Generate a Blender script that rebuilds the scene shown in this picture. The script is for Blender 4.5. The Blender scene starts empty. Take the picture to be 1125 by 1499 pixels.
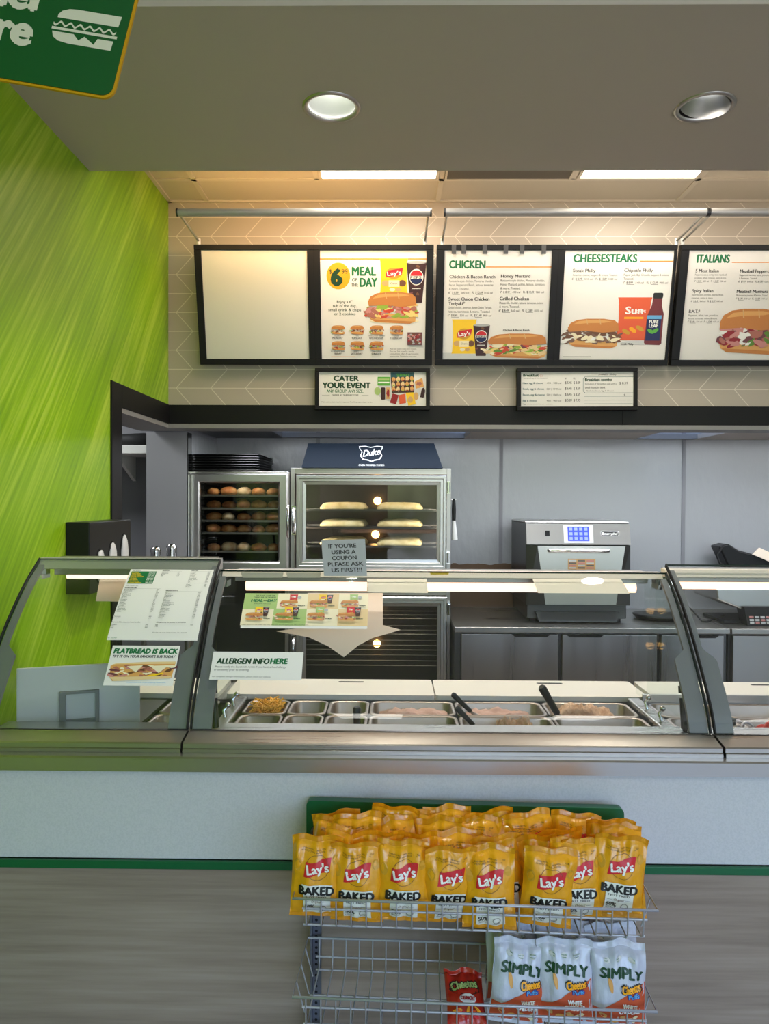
import bpy, math, random
from mathutils import Vector, Matrix, noise
R = math.radians
scene = bpy.context.scene
COL = scene.collection

# ------------------------------------------------------------------ camera, light, exposure
F = 1080.0                                   # focal length in pixels of the 1125 x 1499 frame
CAM_Z = 1.58
cam = bpy.data.cameras.new('camera')
cam.sensor_fit = 'VERTICAL'; cam.sensor_height = 36.0; cam.lens = F / 1499.0 * 36.0
cam.clip_start = 0.05; cam.clip_end = 200
cam_ob = bpy.data.objects.new('camera', cam); COL.objects.link(cam_ob)
CAM_R = (Matrix.Rotation(0.0125, 3, 'Z') @ Matrix.Rotation(R(90) - 0.0153, 3, 'X') @ Matrix.Rotation(0.0046, 3, 'Z'))
cam_ob.matrix_world = Matrix.Translation((0, 0, CAM_Z)) @ CAM_R.to_4x4()
scene.camera = cam_ob

scene.view_settings.view_transform = 'Standard'
scene.view_settings.look = 'None'
scene.view_settings.gamma = 1
scene.view_settings.use_curve_mapping = False
scene.view_settings.exposure = 1.1
scene.cycles.max_bounces = 9
scene.cycles.diffuse_bounces = 4
scene.cycles.glossy_bounces = 4
scene.cycles.transmission_bounces = 6
scene.cycles.transparent_max_bounces = 16
scene.cycles.sample_clamp_indirect = 4.0
scene.cycles.caustics_reflective = False
scene.cycles.caustics_refractive = False

SKY = 3.2            # daylight outside the shop front
PORTAL = True
LED = 5.0            # ceiling panels over the kitchen
WARM = 22.0          # warm strip over the first menu board
WARM_DIM = 8.0       # strips over the other boards
GUARD = .95          # lamps inside the sneeze guards
SPOT = 1.6          # left recessed downlight
KITCHEN_FILL = 10.0          # added strip light, hidden behind the header, brightens the equipment
DINING_FILL = 2.8         # added unseen panels over the dining side, brighten the counter front
SPOT_W = 26.0        # beam of the left downlight, watts
SPOT_DIM = .9

world = bpy.data.worlds.new('daylight'); scene.world = world; world.use_nodes = True
nt = world.node_tree; nt.nodes.clear()
def N(nt, t, **kw):
    n = nt.nodes.new(t)
    for k, v in kw.items(): setattr(n, k, v)
    return n
def ramp(nt, stops, interp='LINEAR'):
    r = N(nt, 'ShaderNodeValToRGB'); r.color_ramp.interpolation = interp
    while len(r.color_ramp.elements) < len(stops): r.color_ramp.elements.new(0.5)
    for e, (p, c) in zip(r.color_ramp.elements, stops):
        e.position = p; e.color = (*c, 1)
    return r
_tc = N(nt, 'ShaderNodeTexCoord'); _sep = N(nt, 'ShaderNodeSeparateXYZ')
nt.links.new(_tc.outputs['Generated'], _sep.inputs[0])
_nz = N(nt, 'ShaderNodeTexNoise'); _nz.inputs['Scale'].default_value = 9; _nz.inputs['Detail'].default_value = 4
nt.links.new(_tc.outputs['Generated'], _nz.inputs['Vector'])
_ad = N(nt, 'ShaderNodeMath', operation='MULTIPLY_ADD'); _ad.inputs[1].default_value = 0.12
nt.links.new(_nz.outputs[0], _ad.inputs[0])
_mr = N(nt, 'ShaderNodeMapRange'); _mr.inputs[1].default_value = -1; _mr.inputs[2].default_value = 1
nt.links.new(_sep.outputs[2], _mr.inputs[0]); nt.links.new(_mr.outputs[0], _ad.inputs[2])
# pavement below, a belt of trees at the horizon, blue-white sky above
_rp = ramp(nt, [(0.0, (.26, .27, .29)), (.53, (.46, .48, .52)), (.55, (.10, .13, .07)), (.57, (.26, .33, .17)), (.60, (.30, .36, .22)), (.615, (.64, .88, 1.32)), (1.0, (.50, .76, 1.3))])
nt.links.new(_ad.outputs[0], _rp.inputs[0])
_bg = N(nt, 'ShaderNodeBackground'); _bg.inputs[1].default_value = SKY
_wo = N(nt, 'ShaderNodeOutputWorld')
nt.links.new(_rp.outputs[0], _bg.inputs[0]); nt.links.new(_bg.outputs[0], _wo.inputs[0])

# the shop front behind the camera: three tall openings, each with a light portal
SHOP_Y = -3.2
OPENINGS = [(-0.1, 1.4), (1.6, 3.1), (3.3, 4.8)]
OPEN_Z = (0.25, 2.75)
for x0, x1 in OPENINGS:
    l = bpy.data.lights.new('window_light', 'AREA'); l.shape = 'RECTANGLE'
    l.size = x1 - x0; l.size_y = OPEN_Z[1] - OPEN_Z[0]
    l.cycles.is_portal = PORTAL
    o = bpy.data.objects.new('window_light', l); COL.objects.link(o)
    o.location = ((x0 + x1) / 2, SHOP_Y + .01, sum(OPEN_Z) / 2); o.rotation_euler = (R(90), 0, 0)

def ray(px, py):
    d = CAM_R @ Vector(((px - 562.5) / F, (749.5 - py) / F, -1.0))
    return d
def P(px, py, y):
    """the point of the plane at depth y that the pixel looks at"""
    d = ray(px, py); t = y / d.y
    return Vector((d.x * t, y, CAM_Z + d.z * t))
def XZ(px, py, y):
    p = P(px, py, y); return p.x, p.z

# ------------------------------------------------------------------ materials
def lin(c):
    return tuple(((v / 255) / 12.92 if v / 255 <= .04045 else ((v / 255 + .055) / 1.055) ** 2.4) for v in c)
MATS = {}
def mat(name, rgb, rough=.5, metal=0.0, emit=None, estr=0.0, spec=.5, coat=0.0, fn=None):
    if name in MATS: return MATS[name]
    m = bpy.data.materials.new(name); m.use_nodes = True
    b = m.node_tree.nodes['Principled BSDF']
    b.inputs['Base Color'].default_value = (*lin(rgb), 1)
    b.inputs['Roughness'].default_value = rough
    b.inputs['Metallic'].default_value = metal
    b.inputs['Specular IOR Level'].default_value = spec
    if coat: b.inputs['Coat Weight'].default_value = coat; b.inputs['Coat Roughness'].default_value = .08
    if emit:
        b.inputs['Emission Color'].default_value = (*lin(emit), 1); b.inputs['Emission Strength'].default_value = estr
    if fn: fn(m.node_tree, b)
    MATS[name] = m
    return m
def coords(nt, scale=(1, 1, 1), rot=(0, 0, 0)):
    g = N(nt, 'ShaderNodeNewGeometry'); mp = N(nt, 'ShaderNodeMapping')
    mp.inputs['Scale'].default_value = scale; mp.inputs['Rotation'].default_value = rot
    nt.links.new(g.outputs['Position'], mp.inputs[0]); return mp
def noise_tex(nt, vec, scale, detail=3, rough=.5):
    n = N(nt, 'ShaderNodeTexNoise'); n.inputs['Scale'].default_value = scale; n.inputs['Detail'].default_value = detail
    n.inputs['Roughness'].default_value = rough
    nt.links.new(vec.outputs[0], n.inputs['Vector']); return n
def bump(nt, b, h, strength, dist=.01):
    bp = N(nt, 'ShaderNodeBump'); bp.inputs['Strength'].default_value = strength; bp.inputs['Distance'].default_value = dist
    nt.links.new(h, bp.inputs['Height']); nt.links.new(bp.outputs[0], b.inputs['Normal'])
def math_n(nt, op, a, bv=None, c=None):
    n = N(nt, 'ShaderNodeMath', operation=op)
    for i, v in enumerate((a, bv, c)):
        if v is None: continue
        if hasattr(v, 'links'): nt.links.new(v, n.inputs[i])
        else: n.inputs[i].default_value = v
    return n.outputs[0]

def f_green(nt, b):
    mp0 = coords(nt, rot=(R(-52), 0, 0)); mp = N(nt, 'ShaderNodeMapping'); mp.inputs['Scale'].default_value = (1, 1.0, 34)
    nt.links.new(mp0.outputs[0], mp.inputs[0])
    n = noise_tex(nt, mp, 1.6, 5, .62)
    mp2 = N(nt, 'ShaderNodeMapping'); mp2.inputs['Scale'].default_value = (1, .8, 6); nt.links.new(mp0.outputs[0], mp2.inputs[0])
    n2 = noise_tex(nt, mp2, 1.2, 3)
    s = math_n(nt, 'MULTIPLY_ADD', n2.outputs[0], .45, math_n(nt, 'MULTIPLY', n.outputs[0], .6))
    r = ramp(nt, [(.36, lin((112, 160, 0))), (.52, lin((140, 186, 6))), (.68, lin((184, 214, 70)))])
    nt.links.new(s, r.inputs[0]); nt.links.new(r.outputs[0], b.inputs['Base Color'])
mat('lime_wallcovering', (135, 180, 10), .42, fn=f_green)

def f_tile(nt, b):
    g = N(nt, 'ShaderNodeNewGeometry'); s = N(nt, 'ShaderNodeSeparateXYZ'); nt.links.new(g.outputs['Position'], s.inputs[0])
    H, W, SL_ = .0989, .182, .088
    zr = math_n(nt, 'DIVIDE', math_n(nt, 'SUBTRACT', s.outputs[2], 2.1667 - 20 * .0989), H)
    row = math_n(nt, 'FLOOR', zr); fz = math_n(nt, 'FRACT', zr)
    par = math_n(nt, 'MODULO', row, 2.0)                       # 0 / 1
    fl = math_n(nt, 'ABSOLUTE', math_n(nt, 'SUBTRACT', fz, par))     # fz on even rows, 1 - fz on odd rows
    u = math_n(nt, 'DIVIDE', math_n(nt, 'SUBTRACT', math_n(nt, 'ADD', s.outputs[0], 1.145), math_n(nt, 'MULTIPLY', fl, SL_)), W)
    du = math_n(nt, 'ABSOLUTE', math_n(nt, 'SUBTRACT', math_n(nt, 'FRACT', u), .5))
    lv = math_n(nt, 'GREATER_THAN', du, .5 - .013)
    dz = math_n(nt, 'ABSOLUTE', math_n(nt, 'SUBTRACT', fz, .5)); lh = math_n(nt, 'GREATER_THAN', dz, .5 - .017)
    line = math_n(nt, 'MAXIMUM', lv, lh)
    mx = N(nt, 'ShaderNodeMix', data_type='RGBA'); nt.links.new(line, mx.inputs[0])
    mx.inputs[6].default_value = (*lin((186, 176, 163)), 1); mx.inputs[7].default_value = (*lin((226, 218, 206)), 1)
    nt.links.new(mx.outputs[2], b.inputs['Base Color'])
    bump(nt, b, math_n(nt, 'SUBTRACT', 1.0, line), .25, .002)
mat('chevron_tile', (186, 176, 163), .38, fn=f_tile)

def f_wood(nt, b):
    mp = coords(nt, (1.0, 1.0, 22)); n = noise_tex(nt, mp, 3.0, 6, .6)
    mp2 = coords(nt, (.5, 1, 5)); n2 = noise_tex(nt, mp2, 2.2, 2)
    s = math_n(nt, 'MULTIPLY_ADD', n2.outputs[0], .5, math_n(nt, 'MULTIPLY', n.outputs[0], .5))
    r = ramp(nt, [(.35, lin((126, 112, 101))), (.5, lin((145, 130, 118))), (.66, lin((160, 146, 134)))])
    nt.links.new(s, r.inputs[0]); nt.links.new(r.outputs[0], b.inputs['Base Color'])
mat('grey_wood_laminate', (165, 155, 145), .5, fn=f_wood)

def f_speckle(nt, b):
    mp = coords(nt); n = noise_tex(nt, mp, 260, 2)
    r = ramp(nt, [(.35, lin((196, 198, 203))), (.6, lin((205, 206, 211)))])
    nt.links.new(n.outputs[0], r.inputs[0]); nt.links.new(r.outputs[0], b.inputs['Base Color'])
mat('white_laminate', (205, 205, 205), .4, fn=f_speckle)

def brushed(axis):
    def f(nt, b):
        sc = {'x': (.8, 90, 160), 'z': (140, 90, .8)}[axis]
        n = noise_tex(nt, coords(nt, sc), 3.0, 3); n2 = noise_tex(nt, coords(nt, {'x': (1.2, 3, 3), 'z': (5, 3, .6)}[axis]), 1.6, 2)
        nt.links.new(math_n(nt, 'MULTIPLY_ADD', n2.outputs[0], .2, math_n(nt, 'MULTIPLY_ADD', n.outputs[0], .10, .16)), b.inputs['Roughness'])
        bump(nt, b, n2.outputs[0], .05, .02)
    return f
mat('brushed_steel', (176, 172, 166), .28, 1.0, fn=brushed('x'))
mat('brushed_steel_upright', (176, 172, 168), .28, 1.0, fn=brushed('z'))
mat('clad_steel', (182, 182, 184), .34, .55)
mat('dull_steel', (150, 147, 142), .42, 1.0)
mat('dark_steel', (92, 92, 92), .35, 1.0)
mat('chrome', (215, 215, 215), .12, 1.0)
mat('aluminium', (190, 188, 184), .33, 1.0)
mat('grey_bracket', (118, 119, 122), .5)
def f_frp(nt, b):
    mp = coords(nt, (1, 1, .45)); n = noise_tex(nt, mp, 26, 4); n2 = noise_tex(nt, coords(nt), 5, 2)
    bump(nt, b, math_n(nt, 'MULTIPLY_ADD', n2.outputs[0], 1.5, n.outputs[0]), .22, .012)
mat('glossy_grey_panel', (156, 157, 159), .24, spec=.6, fn=f_frp)
mat('grey_paint', (126, 126, 130), .6)
mat('soffit_paint', (196, 186, 178), .7)
mat('lip_grey', (150, 150, 150), .55)
mat('white_paint', (232, 230, 226), .6)
def f_ct(nt, b):
    n = noise_tex(nt, coords(nt), 180, 2); bump(nt, b, n.outputs[0], .15, .002)
mat('ceiling_tile', (206, 198, 184), .85, fn=f_ct)
mat('grid_white', (214, 206, 192), .5)
mat('vent_grey', (96, 92, 86), .8)
mat('black_trim', (15, 15, 17), .5, spec=.3)
mat('black_plastic', (13, 13, 14), .4, spec=.35)
mat('black_rubber', (20, 20, 20), .7)
mat('dark_interior', (34, 31, 28), .5)
mat('navy', (4, 17, 30), .65, spec=.15)
mat('cutting_board', (226, 218, 206), .45)
mat('white_plastic', (214, 214, 212), .35)
mat('floor_tile', (136, 120, 112), .4)
mat('brown_board', (98, 76, 54), .7)
mat('green_rail', (0, 92, 52), .35)
mat('paper', (236, 234, 230), .55)
mat('gloss_paper', (238, 236, 232), .3)
mat('beige_paper', (244, 226, 206), .7)
def f_thin(nt, b):
    tl = N(nt, 'ShaderNodeBsdfTranslucent'); tl.inputs[0].default_value = (*lin((250, 226, 200)), 1); mx = N(nt, 'ShaderNodeMixShader'); mx.inputs[0].default_value = .04
    out = nt.get_output_node('CYCLES'); nt.links.new(b.outputs[0], mx.inputs[1]); nt.links.new(tl.outputs[0], mx.inputs[2]); nt.links.new(mx.outputs[0], out.inputs[0])
mat('thin_paper', (252, 236, 218), .7, fn=f_thin)
mat('blank_panel', (226, 226, 216), .4)
mat('wire_grey', (168, 170, 180), .35, .25)
mat('post_grey', (92, 96, 108), .5, .2)
mat('hole', (10, 10, 12), .9)
mat('sign_green', (0, 88, 40), .4)
mat('sign_white', (226, 226, 216), .45)
mat('sign_yellow', (214, 160, 10), .45)
# printing inks
INK = dict(black=(22, 24, 22), ink=(64, 62, 60), lightink=(108, 104, 100), green=(0, 110, 60), dgreen=(8, 62, 34), lgreen=(90, 170, 60),
           orange=(238, 150, 40), amber=(250, 170, 20), yellow=(250, 205, 25), red=(206, 26, 40), dred=(150, 20, 30), white=(244, 243, 238),
           bun=(200, 128, 60), bun2=(222, 164, 92), bunpale=(232, 202, 150), meat=(178, 108, 92), pink=(206, 138, 132), brown=(110, 70, 44), dbrown=(62, 36, 26),
           lettuce=(150, 180, 60), lettuce2=(96, 140, 44), tomato=(206, 70, 44), cheese=(240, 214, 130), cream=(242, 230, 196), cola=(58, 22, 20), blue=(20, 60, 150), navyink=(14, 32, 84),
           sunorange=(226, 92, 50), sunred=(212, 60, 56), tea=(112, 40, 44), teal=(40, 90, 100), plum=(112, 60, 66), grey=(176, 178, 180), tan=(214, 170, 110), sky=(100, 170, 220), steak=(120, 88, 72),
           gold=(206, 152, 40), silver=(206, 208, 208), softgreen=(168, 196, 120))
for k, v in INK.items(): mat('ink_' + k, v, .45)
mat('coupon_paper', (196, 196, 200), .6)
def f_foil(nt, b):
    n = noise_tex(nt, coords(nt, (1, 1, .7)), 34, 3); n2 = noise_tex(nt, coords(nt, (1, 1, .5)), 90, 2)
    bump(nt, b, math_n(nt, 'MULTIPLY_ADD', n2.outputs[0], .3, n.outputs[0]), .55, .006)
mat('bag_yellow', (228, 160, 22), .28, coat=.3, fn=f_foil)
mat('bag_gold', (208, 140, 14), .3, coat=.3, fn=f_foil)
mat('bag_white', (190, 196, 212), .3, coat=.3, fn=f_foil)
mat('bag_red', (176, 40, 26), .3, coat=.3, fn=f_foil)
mat('bag_rust', (196, 84, 50), .32, coat=.2)
mat('bag_label', (232, 234, 226), .35)
def f_bread(c0, c1, c2):
    def f(nt, b):
        n = noise_tex(nt, coords(nt), 22, 4)
        r = ramp(nt, [(.3, lin(c0)), (.5, lin(c1)), (.72, lin(c2))]); nt.links.new(n.outputs[0], r.inputs[0]); nt.links.new(r.outputs[0], b.inputs['Base Color'])
    return f
mat('dough', (226, 206, 150), .6, fn=f_bread((206, 184, 126), (226, 208, 156), (238, 224, 180)))
mat('roll_crust', (196, 128, 72), .55, fn=f_bread((150, 84, 40), (200, 134, 80), (226, 180, 120)))
mat('roll_pale', (226, 196, 150), .55, fn=f_bread((196, 150, 96), (226, 200, 158), (240, 224, 190)))
mat('cheese_shred', (244, 184, 60), .5)
mat('tuna', (206, 164, 130), .7, fn=f_bread((176, 128, 92), (210, 170, 138), (232, 204, 178)))
mat('turkey', (196, 156, 140), .5)
mat('tomato', (206, 52, 40), .3)
mat('onion', (226, 214, 214), .35)
mat('sauce_dark', (96, 60, 50), .4)
mat('bulb', (255, 200, 120), .5, emit=(255, 190, 110), estr=8)
mat('dining_fill_panel', (255, 255, 255), .5, emit=(255, 250, 242), estr=DINING_FILL)
mat('fill_strip_glow', (255, 255, 255), .5, emit=(244, 248, 255), estr=KITCHEN_FILL)
mat('satin_silver', (186, 184, 182), .4, .5)
mat('ivory_rail', (238, 224, 208), .4)
mat('clear_tape', (70, 68, 66), .3)
mat('led_panel', (255, 255, 250), .5, emit=(255, 246, 228), estr=LED)
mat('warm_strip', (255, 220, 170), .5, emit=(255, 196, 118), estr=WARM)
mat('dim_strip', (255, 230, 200), .5, emit=(255, 232, 205), estr=WARM_DIM)
mat('guard_tube', (255, 236, 226), .5, emit=(255, 206, 176), estr=GUARD)
mat('spot_lamp', (255, 255, 255), .5, emit=(250, 255, 240), estr=SPOT)
mat('spot_lamp_dim', (255, 255, 255), .5, emit=(240, 246, 250), estr=SPOT_DIM)
mat('screen_blue', (40, 50, 150), .3, emit=(60, 80, 220), estr=.55)
mat('screen_icon', (120, 130, 220), .3, emit=(120, 140, 240), estr=.5)

def glass_mat(name, tint, refl, rough=0.0):
    m = bpy.data.materials.new(name); m.use_nodes = True; nt = m.node_tree; nt.nodes.clear()
    tr = N(nt, 'ShaderNodeBsdfTransparent'); tr.inputs[0].default_value = (*tint, 1)
    gl = N(nt, 'ShaderNodeBsdfGlossy'); gl.inputs['Roughness'].default_value = rough
    lw = N(nt, 'ShaderNodeLayerWeight'); lw.inputs[0].default_value = .5
    mx = N(nt, 'ShaderNodeMixShader'); out = N(nt, 'ShaderNodeOutputMaterial')
    nt.links.new(math_n(nt, 'MINIMUM', math_n(nt, 'MULTIPLY', math_n(nt, 'MULTIPLY_ADD', math_n(nt, 'POWER', lw.outputs[1], 5.0), .96, .04), refl), 1.0), mx.inputs[0])
    nt.links.new(tr.outputs[0], mx.inputs[1]); nt.links.new(gl.outputs[0], mx.inputs[2]); nt.links.new(mx.outputs[0], out.inputs[0])
    MATS[name] = m
glass_mat('clear_glass', (.97, .985, .975), 1.0)
glass_mat('oven_glass', (.86, .86, .84), .7)

# ------------------------------------------------------------------ mesh helpers
TCACHE = {}
def text_geo(s, bold, res):
    k = (s, bold, res)
    if k in TCACHE: return TCACHE[k]
    cu = bpy.data.curves.new('lettering', 'FONT'); cu.body = s; cu.size = 1; cu.offset = bold; cu.resolution_u = res
    ob = bpy.data.objects.new('lettering', cu)
    me = ob.to_mesh()
    vs = [(v.co.x, v.co.y) for v in me.vertices]; fs = [tuple(p.vertices) for p in me.polygons]
    ob.to_mesh_clear(); bpy.data.objects.remove(ob); bpy.data.curves.remove(cu)
    if vs:
        x0 = min(v[0] for v in vs); x1 = max(v[0] for v in vs)
        vs = [(x - x0, y) for x, y in vs]
    else: x0 = x1 = 0
    TCACHE[k] = (vs, fs, x1 - x0); return TCACHE[k]
_h = text_geo('H', 0.0, 2); CAP = max(v[1] for v in _h[0])

def rrect(x0, x1, y0, y1, r, n=4):
    pts = []
    for cx, cy, a0 in ((x1 - r, y1 - r, 0), (x0 + r, y1 - r, 90), (x0 + r, y0 + r, 180), (x1 - r, y0 + r, 270)):
        for i in range(n + 1):
            a = R(a0 + 90 * i / n); pts.append((cx + r * math.cos(a), cy + r * math.sin(a)))
    return pts

class MB:
    def __init__(s): s.v = []; s.f = []; s.mi = []; s.sm = []; s.mats = []; s.M = Matrix.Identity(4)
    def m(s, name):
        if name not in s.mats: s.mats.append(name)
        return s.mats.index(name)
    def add(s, vs, fs, mname, smooth=False, raw=False):
        b = len(s.v); i = s.m(mname)
        s.v += [tuple(p) if raw else tuple(s.M @ Vector(p)) for p in vs]
        for f in fs: s.f.append(tuple(b + k for k in f)); s.mi.append(i); s.sm.append(smooth)
        return s
    def box(s, a, b, mn):
        x0, x1 = sorted((a[0], b[0])); y0, y1 = sorted((a[1], b[1])); z0, z1 = sorted((a[2], b[2]))
        vs = [(x, y, z) for z in (z0, z1) for y in (y0, y1) for x in (x0, x1)]
        return s.add(vs, [(0, 2, 3, 1), (4, 5, 7, 6), (0, 1, 5, 4), (2, 6, 7, 3), (0, 4, 6, 2), (1, 3, 7, 5)], mn)
    def loft(s, loops, mn, cap0=True, cap1=True, smooth=True, closed=True):
        n = len(loops[0]); vs = [p for l in loops for p in l]; fs = []
        for i in range(len(loops) - 1):
            for j in range(n if closed else n - 1):
                k = (j + 1) % n; fs.append((i * n + j, i * n + k, (i + 1) * n + k, (i + 1) * n + j))
        s.add(vs, fs, mn, smooth)
        if cap0: s.add(loops[0], [tuple(reversed(range(n)))], mn)
        if cap1: s.add(loops[-1], [tuple(range(n))], mn)
        return s
    def prism(s, pts, d, mn):
        """polygon of 3D points extruded by vector d"""
        d = Vector(d); n = len(pts); a = [Vector(p) for p in pts]; b = [p + d for p in a]
        return s.add(a + b, [tuple(range(n)), tuple(reversed(range(n, 2 * n)))] + [(i, i + n, (i + 1) % n + n, (i + 1) % n) for i in range(n)], mn)
    def tube(s, path, r, mn, n=8, cyclic=False):
        path = [Vector(p) for p in path]; loops = []; up = None; m = len(path)
        for i, p in enumerate(path):
            a = path[i - 1] if (i or cyclic) else p; b = path[(i + 1) % m] if (i < m - 1 or cyclic) else p
            t = (b - a).normalized()
            if up is None: up = Vector((0, 0, 1)) if abs(t.z) < .9 else Vector((0, 1, 0))
            x = t.cross(up)
            if x.length < 1e-6: x = t.orthogonal()
            x.normalize(); y = x.cross(t).normalized(); up = y
            rr = r[i] if isinstance(r, (list, tuple)) else r
            loops.append([p + (x * math.cos(2 * math.pi * k / n) + y * math.sin(2 * math.pi * k / n)) * rr for k in range(n)])
        if cyclic: loops.append(loops[0]); return s.loft(loops, mn, False, False)
        return s.loft(loops, mn)
    def lathe(s, prof, c, mn, n=24, axis='z', cap0=True, cap1=True):
        loops = []
        for r, h in prof:
            l = []
            for k in range(n):
                a = 2 * math.pi * k / n; x, y = r * math.cos(a), r * math.sin(a)
                l.append((c[0] + x, c[1] + y, c[2] + h) if axis == 'z' else (c[0] + x, c[1] - h, c[2] + y) if axis == 'y' else (c[0] + h, c[1] + x, c[2] + y))
            loops.append(l)
        return s.loft(loops, mn, cap0, cap1)
    def blob(s, c, r, mn, seed=0, amp=.12, nu=12, nv=8, freq=2.0, power=1.0):
        vs = []; fs = []
        for j in range(nv + 1):
            th = math.pi * j / nv
            for i in range(nu):
                ph = 2 * math.pi * i / nu
                d = Vector((math.sin(th) * math.cos(ph), math.sin(th) * math.sin(ph), math.cos(th)))
                k = 1 + amp * noise.noise(d * freq + Vector((seed * 7.3, seed * 1.7, 0)))
                q = [math.copysign(abs(x) ** power, x) for x in d]
                vs.append((c[0] + q[0] * r[0] * k, c[1] + q[1] * r[1] * k, c[2] + q[2] * r[2] * k))
        for j in range(nv):
            for i in range(nu):
                k = (i + 1) % nu; fs.append((j * nu + i, (j + 1) * nu + i, (j + 1) * nu + k, j * nu + k))
        return s.add(vs, fs, mn, True)
    def build(s, name, parent=None, label=None, cat=None, group=None, kind=None, bevel=0, origin=True, seg=2):
        me = bpy.data.meshes.new(name)
        W = world_of(parent) if parent else Matrix.Identity(4)
        inv = W.inverted(); loc = Vector((0, 0, 0))
        vs = [Vector(p) for p in s.v]
        if parent: vs = [inv @ p for p in vs]
        elif origin and kind != 'structure':
            loc = Vector(((min(p.x for p in vs) + max(p.x for p in vs)) / 2, (min(p.y for p in vs) + max(p.y for p in vs)) / 2, min(p.z for p in vs)))
            vs = [p - loc for p in vs]
        me.from_pydata(vs, [], s.f)
        for n_ in s.mats: me.materials.append(MATS[n_])
        me.polygons.foreach_set('material_index', s.mi); me.polygons.foreach_set('use_smooth', s.sm)
        me.update()
        o = bpy.data.objects.new(name, me); COL.objects.link(o); o.location = loc
        if parent: o.parent = parent
        tag(o, label, cat, group, kind)
        if bevel:
            b = o.modifiers.new('bevel', 'BEVEL'); b.width = bevel; b.segments = seg; b.limit_method = 'ANGLE'; b.angle_limit = R(40); b.harden_normals = True
        return o
def world_of(o):
    M = o.matrix_basis.copy()
    while o.parent: o = o.parent; M = o.matrix_basis @ M
    return M
def tag(o, label=None, cat=None, group=None, kind=None):
    if label: o['label'] = label
    if cat: o['category'] = cat
    if group: o['group'] = group
    if kind: o['kind'] = kind
    return o
def thing(name, label, cat, loc=(0, 0, 0), rz=0, group=None):
    o = bpy.data.objects.new(name, None); COL.objects.link(o); o.location = loc; o.rotation_euler = (0, 0, rz); o.empty_display_size = .05
    return tag(o, label, cat, group)
def dup(o, parent=None):
    c = o.copy(); COL.objects.link(c)
    if parent: c.parent = parent
    for ch in list(o.children): dup(ch, c)
    return c
ORD = ['first', 'second', 'third', 'fourth', 'fifth', 'sixth', 'seventh', 'eighth', 'ninth', 'tenth']
def place_word(i, n):
    return 'leftmost' if i == 0 else 'rightmost' if i == n - 1 else ORD[i] + ' from left'

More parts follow.
